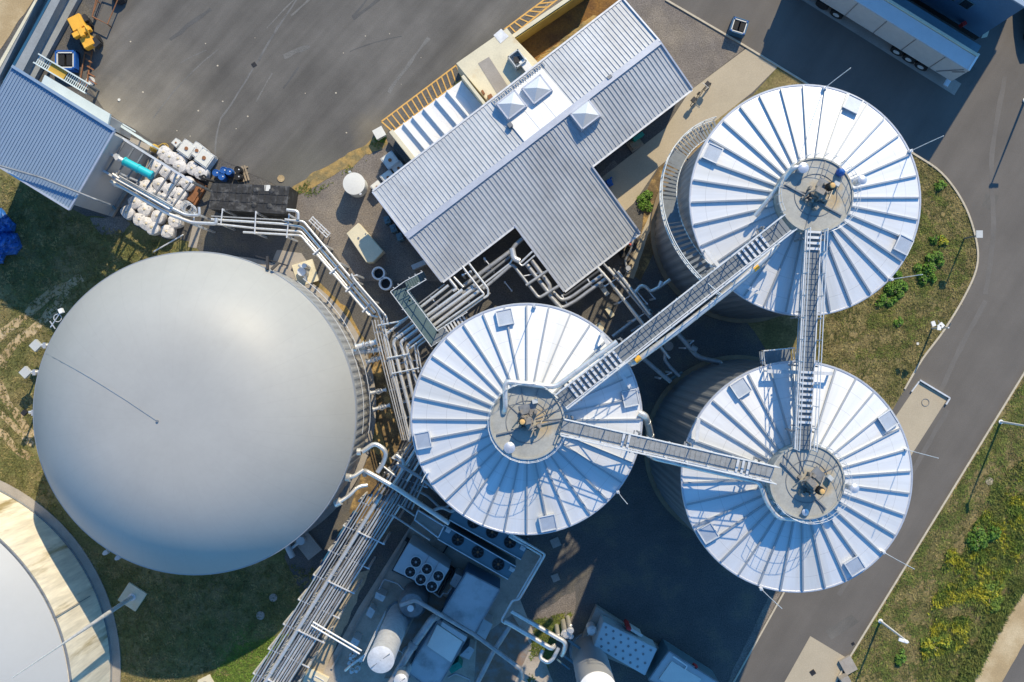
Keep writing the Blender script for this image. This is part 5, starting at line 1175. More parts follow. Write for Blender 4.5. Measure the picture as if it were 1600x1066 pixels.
pipe_thing('gas_pipe', 'silver pipe hooking from the upper dome valve over the yellow sand', [('pipe', [(566, 706, 5.6), (586, 692, 5.6), (604, 705, 5.6), (600, 722, 5.3), (590, 738, 5.2)], .16, M['pipe']), ('flange', [(564, 706, 5.6), (558, 706, 5.6)], .25, M['pipe'])])
pipe_thing('gas_pipe', 'silver pipe from the middle dome valve to the thick gleaming pipe', [('pipe', [(541, 746, 5.4), (552, 745, 5.4), (568, 734, 5.2)], .14, M['pipe']), ('flange', [(541, 746, 5.3), (548, 747, 5.4)], .27, M['pipe'])])
pipe_thing('gas_pipe', 'silver pipe from the lowest dome valve curving beside the rack', [('pipe', [(528, 786, 5.4), (545, 775, 5.2), (560, 760, 5.0), (574, 758, 4.8)], .13, M['pipe']), ('flange', [(524, 787, 5.3), (532, 783, 5.4)], .27, M['pipe'])])
pipe_thing('gas_pipe', 'thin white crossing pipe pair ending at the tall silver silo', [('pipe', [(486, 977, 4.3), (562, 1022, 4.3)], .06, M['white']), ('pipe', [(489, 972, 4.3), (565, 1017, 4.3)], .06, M['white'])])
pipe_thing('water_pipe', 'slim grey pipe above the dark strip, upper of the two by the coolers', [('pipe', [(622, 788, 4.4), (648, 806, 4.4)], .07, M['pipe_grey'])])
pipe_thing('water_pipe', 'slim grey pipe above the dark strip, lower and longer of the two', [('pipe', [(612, 804, 4.2), (672, 844, 4.2)], .07, M['pipe_grey'])])

# ------------------------------------------------------------------ green-grey access walkway
t = thing('access_walkway', 'shaded green-grey angled walkway with stairs crossing the wide fan of pipes', 'walkway', W(650, 490), None)
def deckpoly(name, P, z, th, m):
    mb = MB(); mb.prism([W2(*p, z) for p in P], z - th, z); return mb.build(name, m, t)
zw = 5.0
deckpoly('deck', [(610, 456), (636, 449), (684, 517), (674, 542)], zw, .06, M['teal_deck'])
deckpoly('deck', [(674, 542), (684, 517), (690, 512), (704, 522)], zw, .06, M['grate'])
for i in range(9):
    mb = MB(); a, b_ = W(634 + i * 3.3, 441 - i * 2, zw - .1 - i * .28), W(640 + i * 3.3, 454 - i * 2, zw - .1 - i * .28); mb.bar(a, b_, .13, .04); mb.build('stair_tread', M['teal_deck'], t)
for i in range(8):
    mb = MB(); a, b_ = W(690 + i * 4.4, 514 - i * 3.4, zw - .05 - i * .22), W(698 + i * 4.4, 527 - i * 3.4, zw - .05 - i * .22); mb.bar(a, b_, .12, .04); mb.build('stair_tread', M['galv'], t)
for P in ([(610, 456), (674, 542), (704, 522)], [(636, 455), (683, 517)], [(610, 456), (632, 440), (660, 425)], [(636, 455), (666, 437)], [(683, 517), (730, 488)], [(704, 522), (740, 496)]):
    mb = MB()
    for zz in (.55, 1.05): mb.tube([W(*p, zw + zz * 1.0) for p in P], .03, 6, 0)
    for a, b_ in zip(P[:-1], P[1:]):
        for q in (0, .33, .66, 1): c = W(a[0] + (b_[0] - a[0]) * q, a[1] + (b_[1] - a[1]) * q, zw); mb.bar(c, (c[0], c[1], zw + 1.05), .045)
    mb.build('handrail', M['galv'], t)
for p in ((612, 457), (640, 470), (672, 538), (684, 520)):
    mb = MB(); c = W(*p, zw); mb.bar((c[0], c[1], 0), c, .12); mb.build('leg', M['galv_dark'], t)

# ------------------------------------------------------------------ cooling units and containers, bottom centre
def rect(c0, c1, c2_, c3_, z): return [W2(*p, z) for p in (c0, c1, c2_, c3_)]
M['spotl'] = mat('chiller sheet', (.36, .4, .42), .55, .05, var=.06)
zc = 3.6
t = thing('chiller', 'pale blue chiller with six round fans in two rows', 'chiller', W(660, 888))
C4 = [(639, 848), (702, 889), (682, 924), (614, 891)]
mb = MB(); mb.prism(rect(*C4, zc), .4, zc); mb.build('casing', M['spotl'], t, bevel=.03)
mb = MB(); mb.prism(rect((637, 845), (706, 888), (684, 926), (612, 892), .4), 0, .4); mb.build('base_frame', M['dark'], t)
def fan(t, px, py, z, r, mring, mhub='galv_dark', name='fan'):
    x, y, _ = W(px, py, z); mb = MB(); mb.lathe([(r, z), (r, z + .09), (r - .05, z + .09), (r - .05, z + .005), (.01, z + .005)], x, y, 28, cap=False); o = mb.build(name, mring, t)
    bl = MB(); bl.lathe([(r - .06, z + .012), (.01, z + .012)], x, y, 28, cap=False); bl.build('well', M['black'], o)
    bl = MB()
    for i in range(7):
        a = 2 * PI * i / 7; c, s = math.cos(a), math.sin(a); c2_, s2_ = math.cos(a + .45), math.sin(a + .45); q = r - .07
        bl.add([(x + c * .08, y + s * .08, z + .05), (x + c * q, y + s * q, z + .03), (x + c2_ * q, y + s2_ * q, z + .07), (x + c2_ * .08, y + s2_ * .08, z + .06)], [(0, 1, 2, 3)])
    bl.build('blades', M['dark'], o)
    h = MB(); h.cyl(x, y, z + .05, z + .11, r * .2, 12); h.build('hub', M[mhub], o)
for p in ((650, 878), (667, 889), (685, 900), (641, 893.5), (657.5, 905), (675, 916)): fan(t, p[0], p[1], zc, .4, M['grey_unit'])
mb = MB()
for q in (.34, .67):
    a, b_ = Vector(W(*C4[0], zc)), Vector(W(*C4[1], zc)); c_, d_ = Vector(W(*C4[3], zc)), Vector(W(*C4[2], zc)); a2 = a.lerp(b_, .25 + q * .75 - .02 * q); b2 = c_.lerp(d_, .25 + q * .75); mb.bar(a2 + Vector((0, 0, .02)), b2 + Vector((0, 0, .02)), .05, .05)
mb.build('panel_joint', M['galv_dark'], t)
def cooler(label, P, fans, z=3.2):
    t = thing('dry_cooler', label, 'cooler', W(*P[0]), 'long blue coolers with black fans'); mb = MB(); mb.prism(rect(*P, z), .9, z); mb.build('casing', M['blue_unit'], t, bevel=.03)
    for f in fans: fan(t, f[0], f[1], z, .42, M['dark'], 'rust')
    q = [Vector(W(*p, z)) for p in P]
    for a, b_ in ((0, 1), (3, 2)):
        mb = MB(); mb.bar(q[a] + Vector((0, 0, .1)), q[b_] + Vector((0, 0, .1)), .06, .06); mb.build('edge_rail', M['galv'], t)
    for c in q: mb = MB(); mb.bar((c.x, c.y, 0), (c.x, c.y, .9), .1); mb.build('leg', M['galv_dark'], t)
cooler('long blue cooler with three black fans, nearest the six-fan chiller', [(694, 820), (806, 885), (794, 905), (684, 842)], [(715.5, 843), (746.5, 862.5), (778.5, 881.5)])
cooler('long blue cooler with black fans, half covered by the middle tank roof', [(712, 790), (826, 852), (814, 874), (702, 812)], [(740, 816), (769, 831.5), (797, 847)])
for px, py, lb in ((700, 829, 'pale blue valve box at the upper left end of the coolers'), (800, 890, 'pale blue box at the right end of the nearer cooler'), (817, 857, 'white vented box at the right end of the further cooler')):
    x, y, _ = W(px, py, 3.4); mb = MB(); mb.box(x, y, 2.2, 3.4, .35, .3, -.5); mb.cyl(x + .1, y, 3.4, 3.5, .1, 10); mb.box(x, y, 2.0, 2.25, .5, .12, -.5); single(mb, 'valve_box', M['grey_unit'], lb, 'box')
t = thing('tray_frame', 'rectangular grey tray with raised rim left of the coolers', 'tray', W(672, 822))
P = [(653, 797), (694, 822), (685, 840), (648, 812)]
mb = MB(); mb.prism(rect(*P, 3.2), 3.1, 3.2); mb.build('tray', M['concrete_grey'], t)
mb = MB(); q = [Vector(W(*p, 3.4)) for p in P]
for i in range(4): mb.bar(q[i], q[(i + 1) % 4], .08, .3)
for c in q: mb.bar((c.x, c.y, 0), (c.x, c.y, 3.3), .08)
mb.build('frame', M['galv'], t)
def container(label, P, z, roofm, bodym, name='plant_container', z0=.2, extra=None):
    t = thing(name, label, 'container', W(*P[0])); mb = MB(); mb.prism(rect(*P, z), z0, z - .1); mb.build('body', bodym, t)
    cx_ = sum(p[0] for p in P) / 4; cy_ = sum(p[1] for p in P) / 4
    mb = MB(); mb.prism([W2(*p, z) for p in P], z - .1, z); mb.build('roof', roofm, t, bevel=.02)
    q = [Vector(W(*p, z)) for p in P]; mb = MB()
    for i in range(4): mb.bar(q[i] + Vector((0, 0, .03)), q[(i + 1) % 4] + Vector((0, 0, .03)), .08, .1)
    mb.build('roof_edge', M['galv_dark'], t); return t
M['stained_blue'] = mat('weathered pale blue roof', (.42, .46, .48), .55, .05, var=.08, scale=1, col2=(.24, .27, .28), c2scale=.6, thr=(.52, .7))
container('large pale blue stained container roof between the coolers and the crossing duct', [(729, 894), (781, 921), (741, 992), (691, 957)], 3.4, M['stained_blue'], M['navy'])
container('blue-grey container with a beige hatch at the bottom centre', [(686, 968), (729, 997), (680, 1082), (636, 1050)], 3.2, M['stained_blue'], M['navy'])
mb = MB(); mb.prism(rect((683, 976), (723, 1003), (705, 1036), (667, 1010), 3.5), 3.25, 3.45); o = single(mb, 'beige_cover', M['tote'], 'beige square cover lying on the bottom container roof', 'cover', bevel=.02)
mb = MB(); mb.prism(rect((691, 972), (730, 996), (726, 1003), (689, 978), 3.8), 3.2, 3.8); single(mb, 'vent_duct', M['grey_unit'], 'thin pale duct along the upper edge of the beige cover', 'duct')
for P, z, lb in (([(756, 968), (769, 976), (756, 1004), (742, 996)], 2.2, 'pale cabinet pair right of the stained container'), ([(733, 1010), (741, 1015), (733, 1030), (719, 1024)], 2.0, 'small pale cabinet right of the beige cover'), ([(711, 896), (722, 902), (714, 920), (703, 912)], 2.0, 'pale cabinet between the chiller and the stained container'),
                 ([(588, 925), (602, 932), (598, 940), (586, 934)], 1.6, 'small pale cabinet on the plant floor left of the chiller'), ([(578, 948), (586, 955), (580, 966), (572, 960)], 1.2, 'small blue-grey bin with rounded top on the plant floor'), ([(700, 1044), (716, 1034), (722, 1042), (706, 1052)], 1.4, 'green box by the bottom container corner'),
                 ([(552, 996), (562, 1002), (556, 1014), (546, 1008)], 1.6, 'blue-grey cabinet left of the silver silo')):
    mb = MB(); pp = rect(*P, z); mb.prism(pp, 0, z); cx_ = sum(p[0] for p in pp) / 4; cy_ = sum(p[1] for p in pp) / 4
    mb.prism([((p[0] - cx_) * 1.06 + cx_, (p[1] - cy_) * 1.06 + cy_) for p in pp], z, z + .06); mb.cyl(cx_, cy_, z, z + .12, .07, 10)
    single(mb, 'cabinet', M['green'] if 'green' in lb else M['grey_unit'], lb, 'cabinet')
for P_, r_, lb in (([(677, 926, 2), (688, 934, 2), (693, 926, 2), (699, 929, 2), (706, 918, 2)], .06, 'thin zigzag pipe between the chiller and the stained container'), ([(592, 922, 1.5), (600, 905, 1.5), (622, 912, 1.5), (634, 925, 1.5)], .06, 'thin dark pipe looping over the floor left of the silo base'),
        ([(700, 1058, 2), (712, 1052, 2), (735, 1062, 2), (728, 1075, 2)], .07, 'thin pale pipe at the bottom edge beside the green box'), ([(612, 1010, 1.5), (640, 1026, 1.5), (652, 1040, 1.5)], .05, 'slim pipe from the silo foot towards the bottom container'),
        ([(640, 760, 3), (668, 775, 3), (690, 796, 3), (702, 790, 3)], .09, 'dark bent pipe tucked under the left rim of the middle tank'), ([(672, 800, 3.8), (690, 792, 3.8), (706, 800, 3.8), (712, 794, 3.8)], .12, 'curved blue-grey pipe between tray and middle tank rim')):
    pipe_thing('water_pipe', lb, [('pipe', P_, r_, M['pipe_grey'])])
mb = MB(); P_ = [W(634, 842, .5), W(709, 890, .5), W(686, 930, .5)]
for a, b_ in zip(P_[:-1], P_[1:]): mb.bar(a, b_, .12, .9)
single(mb, 'bund_edge', M['dark'], 'black low bund edge round the six-fan chiller', 'edge')
mb = MB(); mb.bar(W(560, 893, .1), W(664, 793, .1), .12, .2) if 0 else mb.bar(W(518, 1045, .08), W(655, 800, .08), .14, .16); single(mb, 'floor_kerb', M['concrete_grey'], 'long low kerb separating plant floor and dark strip', 'kerb')
mb = MB(); mb.bar(W(690, 868, .15), W(706, 842, .15), .08, .3); mb.bar(W(706, 842, .15), W(740, 862, .15), .06, .3); single(mb, 'floor_divider', M['dark'], 'short dark divider on the floor between chiller and nearer cooler', 'edge')
# ducts
pipe_thing('air_duct', 'long grey duct from the silo base across both blue containers', [('pipe', [(625, 946, 4.6), (648, 938, 4.6), (655, 941, 4.6), (742, 992, 4.6), (815, 1046, 4.6), (816, 1060, 4.0)], .15, M['pipe_grey'])])
pipe_thing('air_duct', 'thick blue-grey duct going down left beside the bottom container', [('pipe', [(684, 963, 3.6), (676, 966, 4.2), (642, 1014, 4.2), (610, 1070, 4.2)], .26, M['pipe_grey']), ('flange', [(648, 1005, 4.2), (643, 1012, 4.2)], .33, M['galv_dark'])])
pipe_thing('air_duct', 'grey duct from the corner elbow down to the bottom edge', [('pipe', [(797, 978, 3.4), (770, 1020, 3.4), (742, 1075, 3.4)], .17, M['pipe_grey'])])
pipe_thing('water_pipe', 'double silver pipe framing the right side of the coolers', [('pipe', [(795, 832, 3.4), (852, 866, 3.4), (811, 937, 3.4), (801, 938, 3.4), (783, 970, 3.4), (790, 975, 3.4)], .085, M['pipe']), ('pipe', [(795, 838, 3.3), (847, 868, 3.3), (807, 936, 3.3)], .075, M['pipe'])])
pipe_thing('gas_pipe', 'upper silver pipe leading from the corner elbow to the white valves', [('pipe', [(799, 955, 3.6), (884, 1004, 3.6), (882, 1016, 3.4), (878, 1024, 3.0)], .16, M['pipe'])])
pipe_thing('gas_pipe', 'lower silver pipe leading from the duct joint to the white valves', [('pipe', [(788, 971, 3.6), (795, 974, 3.6), (862, 1014, 3.6), (866, 1009, 3.2)], .17, M['pipe'])])
pipe_thing('gas_pipe', 'silver U-shaped pipe loop below the white valves', [('pipe', [(848, 1016, 3.0), (843, 1028, 3.2), (856, 1036, 3.2), (864, 1030, 3.2), (873, 1012, 3.2)], .14, M['pipe'])])
x, y, _ = W(884, 990, 3); t = thing('valve_cluster', 'sunlit group of white valves above the pipe loop', 'valve', (x, y, 0))
mb = MB()
for (ddx, ddy, h_, r) in ((0, 0, 3.3, .22), (.3, .3, 3.5, .16), (-.5, -.3, 3.0, .16), (.35, -.25, 3.0, .13)): mb.cyl(x + ddx, y + ddy, 0, h_, r, 14); mb.cyl(x + ddx, y + ddy, h_ - .25, h_ - .15, r * 1.5, 14)
mb.tube([(x - .6, y - .5, 2.6), (x, y, 2.9), (x + .4, y + .5, 2.6)], .1, 8); mb.build('valve_body', M['pipe'], t, True)
mb = MB(); mb.bar(W(888, 1000, 2.6), W(915, 1020, 2.6), .16); mb.bar(W(880, 1024, 2.2), W(905, 1042, 2.2), .16); mb.bar(W(870, 1030, 2.0), W(890, 1046, 2.0), .1); mb.build('frame', M['blue_unit'], t)
# silos
def silo(px, py, z, r, label, m, cap=None, n=40, **kw):
    x, y, _ = W(px, py, z); t = thing('silo_tank', label, 'tank', (x, y, 0)); mb = MB(); mb.lathe([(r, .2)] + [(r + (.03 if i % 2 else 0), .2 + (z - .4) * i / 12) for i in range(13)] + [(r, z - .1)], x, y, n, cap=False); mb.build('shell', m, t, True)
    mb = MB(); mb.lathe([(r + .03, z - .12), (r + .03, z - .02), (r * .5, z + kw.get('rise', .1)), (.02, z + kw.get('rise', .1) * 1.2)], x, y, n, cap=False); mb.build('top_cap', cap or m, t, True)
    mb = MB(); mb.lathe([(r + .15, 0), (r + .15, .2)], x, y, n); mb.build('base', M['galv_dark'], t)
    if kw.get('ladder'):
        a = kw['ladder']; mb = MB(); c, s = math.cos(a), math.sin(a)
        for q in (-.2, .2): mb.bar((x + c * (r + .2) - s * q, y + s * (r + .2) + c * q, .2), (x + c * (r + .2) - s * q, y + s * (r + .2) + c * q, z + .4), .04)
        for i in range(int(z / .35)): zz = .4 + i * .35; mb.bar((x + c * (r + .2) - s * .2, y + s * (r + .2) + c * .2, zz), (x + c * (r + .2) + s * .2, y + s * (r + .2) - c * .2, zz), .03)
        mb.build('ladder', M['galv'], t)
    mb = MB(); mb.bar((x - r * .7, y - r * .55, z + .08), (x + r * .7, y + r * .5, z + .1), .04, .04); mb.build('cap_seam', M['galv_dark'], t); return t
silo(595, 1031, 10.5, .80, 'tall silver silo at the bottom, its top sunlit, leaning past the ducts', M['galv'], M['galv'], ladder=2.9)
silo(934, 1080, 8.4, 1.18, 'wide grey silo with pale domed top at the bottom edge', M['clad_lt'], M['white'], rise=.5)
silo(626, 1064, 6.0, .42, 'small silver vessel beside the tall silo at the bottom edge', M['pipe'], M['galv'])
x, y, _ = W(550, 1040, 2); t = thing('fitting_group', 'sunlit tangle of silver fittings left of the tall silo', 'valve', (x, y, 0))
mb = MB()
for i in range(7):
    a = i * 1.1; mb.cyl(x + .5 * math.cos(a) * (i / 6), y + .6 * math.sin(a), 0, 1.4 + .3 * (i % 3), .12, 10); mb.cyl(x + .5 * math.cos(a) * (i / 6), y + .6 * math.sin(a), 1.2, 1.3, .2, 10)
mb.tube([(x - .6, y - .6, 1.2), (x, y, 1.6), (x + .9, y + .6, 1.4)], .1, 8); mb.build('fittings', M['pipe'], t, True)
x, y, _ = W(626, 958, 5.2); t = thing('cyclone', 'round dark grey cooler vessel with small white top behind the tall silo', 'vessel', (x, y, 0))
mb = MB(); mb.lathe([(1.0, .2), (1.0, 2.4), (.8, 2.9), (.3, 3.1), (.25, 3.6), (.02, 3.62)], x + .5, y - .1, 32); mb.build('shell', M['galv_dark'], t, True); mb = MB(); mb.cyl(x + .5, y - .1, 3.6, 3.7, .22, 16); mb.build('cap', M['white'], t)
# yard kerb wall lines on plant floor
for i, (P, lb) in enumerate([([(560, 895), (660, 795)], ''), ([(690, 868), (708, 836)], '')][:0]): pass
# spotted container and neighbours
t = thing('plinth_platform', 'taupe concrete plinth under the spotted roof container', 'platform', W(960, 990)); mb = MB(); mb.prism(rect((932, 948), (1030, 1012), (1022, 1022), (1000, 1010), .8)[:2] + [W2(1012, 1055, .8), W2(905, 1010, .8)], 0, .8); mb.build('plinth', M['concrete_grey'], t)
M['spot'] = mat('pale roof sheet', (.5, .58, .6), .6, .05, var=.04)
t = thing('plant_container', 'pale container with a regular pattern of dark roof spots', 'container', W(975, 1010)); P = [(943, 972), (1027, 1014), (1008, 1056), (928, 1010)]
mb = MB(); mb.prism(rect(*P, 2.8), .8, 2.8); mb.build('body', M['spot'], t, bevel=.04)
spots = MB(); mb = spots; q = [Vector(W(*p, 2.8)) for p in P]
for i in range(7):
    for j in range(4):
        p = q[0].lerp(q[1], .07 + i * .14 + (.05 if j % 2 else 0)).lerp(q[3].lerp(q[2], .07 + i * .14 + (.05 if j % 2 else 0)), .14 + j * .24)
        if i == 6 and j % 2: continue
        mb.lathe([(.09, 2.8), (.09, 2.84), (.02, 2.86)], p.x, p.y, 7)
o = mb.build('roof_studs', M['galv_dark'], t); o['kind'] = 'stuff'
x, y, _ = W(925, 986, 2); mb = MB(); mb.cyl(x, y, .8, 1.9, .32, 16); mb.lathe([(.3, 1.9), (.34, 1.95), (.2, 2.1)], x, y, 16); mb.bar((x - .3, y - .3, 2.05), (x + .3, y + .3, 2.05), .04); single(mb, 'small_vessel', M['white'], 'small upright white vessel beside the spotted container', 'vessel')
for (px, py, lb) in ((983, 983, 'red extinguisher box on the spotted container plinth'), (1087, 1043, 'red extinguisher box on the pale right container')):
    x, y, _ = W(px, py, 3.0); mb = MB(); mb.box(x, y, 2.4 if px > 1000 else 1.0, 3.0, .28, .2, -.5); mb.cyl(x, y, 3.0, 3.08, .08, 10); single(mb, 'fire_box', M['red'], lb, 'box')
x, y, _ = W(994, 990, 2.6); mb = MB(); mb.box(x, y, .8, 2.2, 1.0, .12, -.55); mb.box(x, y, 2.2, 2.26, 1.1, .2, -.55); single(mb, 'wall_panel', M['tote'], 'thin pale panel standing along the spotted container', 'panel')
t = container('pale blue container at the bottom edge right of the spotted one', [(1045, 1017), (1125, 1068), (1100, 1110), (1013, 1062)], 3.0, M['grey_unit'], M['blue_unit'])
mb = MB(); mb.prism(rect((1050, 1034), (1096, 1062), (1080, 1090), (1030, 1062), 3.2), 3.02, 3.12); mb.build('roof_panel', M['tote'], t)
mb = MB(); mb.tube([W(1052, 1026, 3.1), W(1074, 1041, 3.1), W(1070, 1047, 3.1)], .05, 6); mb.build('roof_rail', M['white'], t)

# ------------------------------------------------------------------ objects around the hall
x, y, _ = W(553, 287, 1.65); t = thing('round_vessel', 'low round white tank standing on the gravel left of the hall', 'tank', (x, y, 0))
mb = MB(); mb.lathe([(.74, 0), (.74, 1.55), (.77, 1.58), (.77, 1.65), (.4, 1.69), (.02, 1.7)], x, y, 48); mb.build('shell', M['tote'], t, True)
mb = MB(); mb.box(x - .3, y + .82, 1.2, 1.7, .16, .12, .3); mb.box(x + .45, y - .72, 1.2, 1.65, .16, .12, .6); mb.build('lug', M['galv'], t)
Qb = [(560, 348), (599, 393), (582, 410), (572, 410), (541, 365)]
mb = MB(); mb.prism([W2(*p, 1.2) for p in Qb], 0, 1.2); t = thing('concrete_block', 'cream concrete block half in shade between round tank and hall', 'block', W(570, 380)); mb.build('block', M['cream'], t, bevel=.03)
mb = MB(); x, y, _ = W(560, 372, 1.25); mb.cyl(x, y, 1.2, 1.24, .08, 10); mb.cyl(x + .5, y + .3, 1.2, 1.24, .05, 10); mb.build('anchor', M['galv_dark'], t)
for px, py, lb in ((591, 427, 'upper concrete shaft ring on the shaded gravel'), (602, 443, 'lower concrete shaft ring, next to the green-grey walkway')):
    x, y, _ = W(px, py, .8); mb = MB(); n_ = 32; mb.lathe([(.47, 0), (.47, .8), (.35, .8), (.35, .02)], x, y, n_, cap=False); t = thing('shaft_ring', lb, 'ring', (x, y, 0), 'concrete shaft rings'); mb.build('ring', M['white'], t); mb = MB(); mb.lathe([(.35, .2), (.02, .22)], x, y, n_, cap=False); mb.build('filling', M['dark'], t)
mb = MB(); p, q = Vector(W(486, 342, .8)), Vector(W(513, 368, .8)); s = Vector((.08, .09, 0))
for o_ in (-1.5, 0, 1.5): mb.bar(p + s * o_, q + s * o_, .07, .12)
for i in range(5): c = p.lerp(q, i / 4); mb.bar(c - s * 2, c + s * 2, .06); mb.bar((c.x, c.y, 0), c, .06)
single(mb, 'steel_trestle', M['galv'], 'short bright steel trestle beside the bend of the sunlit pipes', 'frame')
x, y, _ = W(654, 414, 1.0); mb = MB(); mb.box(x, y, 0, 1.0, .9, .3, .4); mb.box(x, y, 1.0, 1.05, 1.0, .35, .4); single(mb, 'bench_box', M['grey_unit'], 'pale bench shaped box in the shade under the hall eave', 'box')
x, y, _ = W(604, 343, 1.2); mb = MB()
for i in range(3): mb.box(x + i * .45, y - i * .6, 0, 1.0 + .1 * i, .4, .5, .3); mb.cyl(x + i * .45, y - i * .6, 1.0, 1.3, .1, 10)
single(mb, 'pump_row', M['blue_unit'], 'row of blue pumps in shade along the hall west gable', 'pump')
x, y, _ = W(592, 207, .9); mb = MB(); mb.box(x, y, 0, .75, .7, .65, .5); mb.box(x, y, .75, .8, .74, .7, .5); single(mb, 'white_cabinet', M['tote'], 'white cube cabinet at the lower tip of the yellow hatching', 'cabinet')
mb = MB(); mb.prism([W2(607, 222), W2(611, 212), W2(650, 255), W2(640, 262), W2(628, 248)], .0, .5); single(mb, 'dark_ramp', M['gravel_dark'], 'dark wedge shaped ramp between cream tote and lean-to wall', 'ramp')
x, y, _ = W(998, 213, 1.0); mb = MB(); mb.box(x, y, 0, .9, .75, .25, .6); mb.box(x, y, .9, .95, .8, .3, .6); single(mb, 'green_bin', M['green'], 'turquoise bin in the shade below the hall eave', 'bin')
x, y, _ = W(993, 224, .4); mb = MB(); mb.box(x, y, 0, .12, 1.0, .8, .6); mb.box(x, y, .12, .3, .7, .5, .6); single(mb, 'brown_mat', M['wood'], 'brown crate beside the turquoise bin', 'crate')
x, y, _ = W(950, 286, .8); t = thing('hand_pump', 'small blue pump standing beside the roof extension', 'pump', (x, y, 0)); mb = MB(); mb.box(x, y, 0, .4, .7, .5, .5); mb.cyl(x + .1, y + .1, .4, .8, .2, 14); mb.tube([(x - .5, y - .2, .2), (x, y, .5), (x + .3, y + .5, .2)], .06, 6); mb.build('body', M['blue'], t)
x, y, _ = W(984, 390, 1.2); t = thing('pump_unit', 'jumble of pump, hoses and fittings on the gravel right of the extension corner', 'pump', (x, y, 0)); mb = MB(); rnd = random.Random(5)
for i in range(9): mb.box(x + rnd.uniform(-.5, .5), y + rnd.uniform(-1.4, 1.0), 0, rnd.uniform(.3, 1.1), rnd.uniform(.1, .4), rnd.uniform(.1, .5), rnd.uniform(0, 3))
mb.build('fittings', M['dark'], t)
mb = MB(); mb.tube([(x + .3, y + .8, .9), (x + .1, y, 1.0), (x - .3, y - .7, .9), (x - .1, y - 1.6, .9)], .08, 8); mb.cyl(x - .1, y - 1.3, 0, 1.2, .18); mb.build('hose', M['pipe'], t, True)
mb = MB(); mb.tube([(x - .2, y + .6, 1.1), (x + .1, y + .3, 1.15)], .07, 8, 0); mb.build('red_handle', M['red'], t)
for px, py, w_, h_, m, lb in ((944, 453, .9, .35, 'tote', 'long pale block on the ground below the hall corner'), (953, 488, .75, .35, 'cream', 'cream block in the middle of the dark yard below the hall'), (938, 512, .7, .4, 'cream', 'cream slab wedge close to the middle tank rim')):
    x, y, _ = W(px, py, .2); mb = MB(); mb.box(x, y, 0, .2, w_, h_, -.95); single(mb, 'paving_block', M[m], lb, 'block', bevel=.02)
for px, py, r, lb in ((868, 848, .32, 'square pale cover on the dark yard, upper of two'), (868, 903, .26, 'faded pale cover on the dark yard, lower of two')):
    x, y, _ = W(px, py, .03); mb = MB(); mb.box(x, y, 0, .05, r * 2, r * 2, .4); single(mb, 'ground_cover', M['concrete_grey'], lb, 'cover')
def manhole(px, py, r, label, m='concrete_grey'):
    x, y, _ = W(px, py, .04); t = thing('manhole', label, 'manhole', (x, y, 0), 'manholes and ground shafts'); mb = MB(); mb.lathe([(r, 0), (r, .06), (r * .8, .06), (r * .8, .045), (.01, .045)], x, y, 28); mb.build('frame', M[m], t)
    mb = MB(); mb.lathe([(r * .72, .046), (r * .72, .056), (.01, .056)], x, y, 28); mb.build('lid', M[m], t)
manhole(439, 279, .25, 'small yellowish round cover on the yard above the black container', 'sand'); manhole(141, 127, .32, 'pale round cover at the end of the footbridge', 'tote'); manhole(427, 934, .28, 'grey round cover, upper of two on the shaded lawn'); manhole(407, 962, .3, 'grey round cover, lower of two on the shaded lawn')
manhole(1546, 752, .27, 'pale round cover on the outer grass verge', 'concrete'); manhole(1045, 541, .33, 'grey round cover below the longest walkway'); manhole(186, 156, .1, 'tiny pale cover on the dusty corner of the yard', 'tote'); manhole(1434, 537, .1, 'tiny white cover on the island grass beside the road', 'tote')
x, y, _ = W(1446, 629, .02); mb = MB(); mb.ring(x, y, .02, .26, .025, 30); single(mb, 'manhole_ring', M['galv_dark'], 'dark ring set into the concrete pad beside the road', 'ring')
for px, py, lb, s in ((397, 101, 'dark square drain in the middle of the yard', .3), (1270, 1051, 'dark drain grate in the lower concrete pad', .36), (1333, 1006, 'small rusty drain at the road edge by the lower pad', .2)):
    x, y, _ = W(px, py, .02); mb = MB(); mb.box(x, y, .0, .035, s, s, .6)
    for i in range(4): mb.box(x + (i - 1.5) * s * .2 * math.cos(.6), y + (i - 1.5) * s * .2 * math.sin(.6), .035, .045, .02, s * .85, .6)
    single(mb, 'drain_grate', M['dark'], lb, 'drain')
mb = MB(); P = [W(1437, 594, .12), W(1484, 622, .12), W(1478, 632, .12)]; 
for a, b_ in zip(P[:-1], P[1:]): mb.bar(a, b_, .1, .16)
mb.bar(W(1436, 596, .1), W(1424, 612, .1), .08, .14); single(mb, 'edge_rail', M['galv'], 'low angled steel edge rail round the upper end of the roadside concrete pad', 'rail')
x, y, _ = W(1322, 1064, .8); mb = MB(); mb.box(x, y, 0, .8, .6, .5, .5); mb.box(x + .35, y + .9, 0, .25, .9, 1.1, .5); single(mb, 'roadside_box', M['concrete_grey'], 'pale box on a grey slab at the bottom edge beside the lower pad', 'box')
# bicycle
t = thing('bicycle', 'bicycle leaning at the path edge near the hall corner', 'bicycle', W(1094, 148, 0)); A_ = Vector(W(1084, 160, .35)); B_ = Vector(W(1106, 136, .35)); d = (B_ - A_).normalized(); s = Vector((-d.y, d.x, 0)); up = (Vector((0, 0, 1)) + s * .25).normalized()
for c in (A_, B_):
    mb = MB(); mb.tube([c + d * .34 * math.cos(2 * PI * i / 24) + up * .34 * math.sin(2 * PI * i / 24) for i in range(24)], .025, 6, 0, True)
    w_ = mb.build('wheel', M['black'], t)
    mb = MB()
    for i in range(8): mb.tube([c, c + d * .33 * math.cos(2 * PI * i / 8) + up * .33 * math.sin(2 * PI * i / 8)], .006, 4, 0)
    mb.build('spokes', M['galv'], w_)
mid = A_.lerp(B_, .45); st = A_.lerp(B_, .35) + up * .5; hd = A_.lerp(B_, .85) + up * .55
mb = MB()
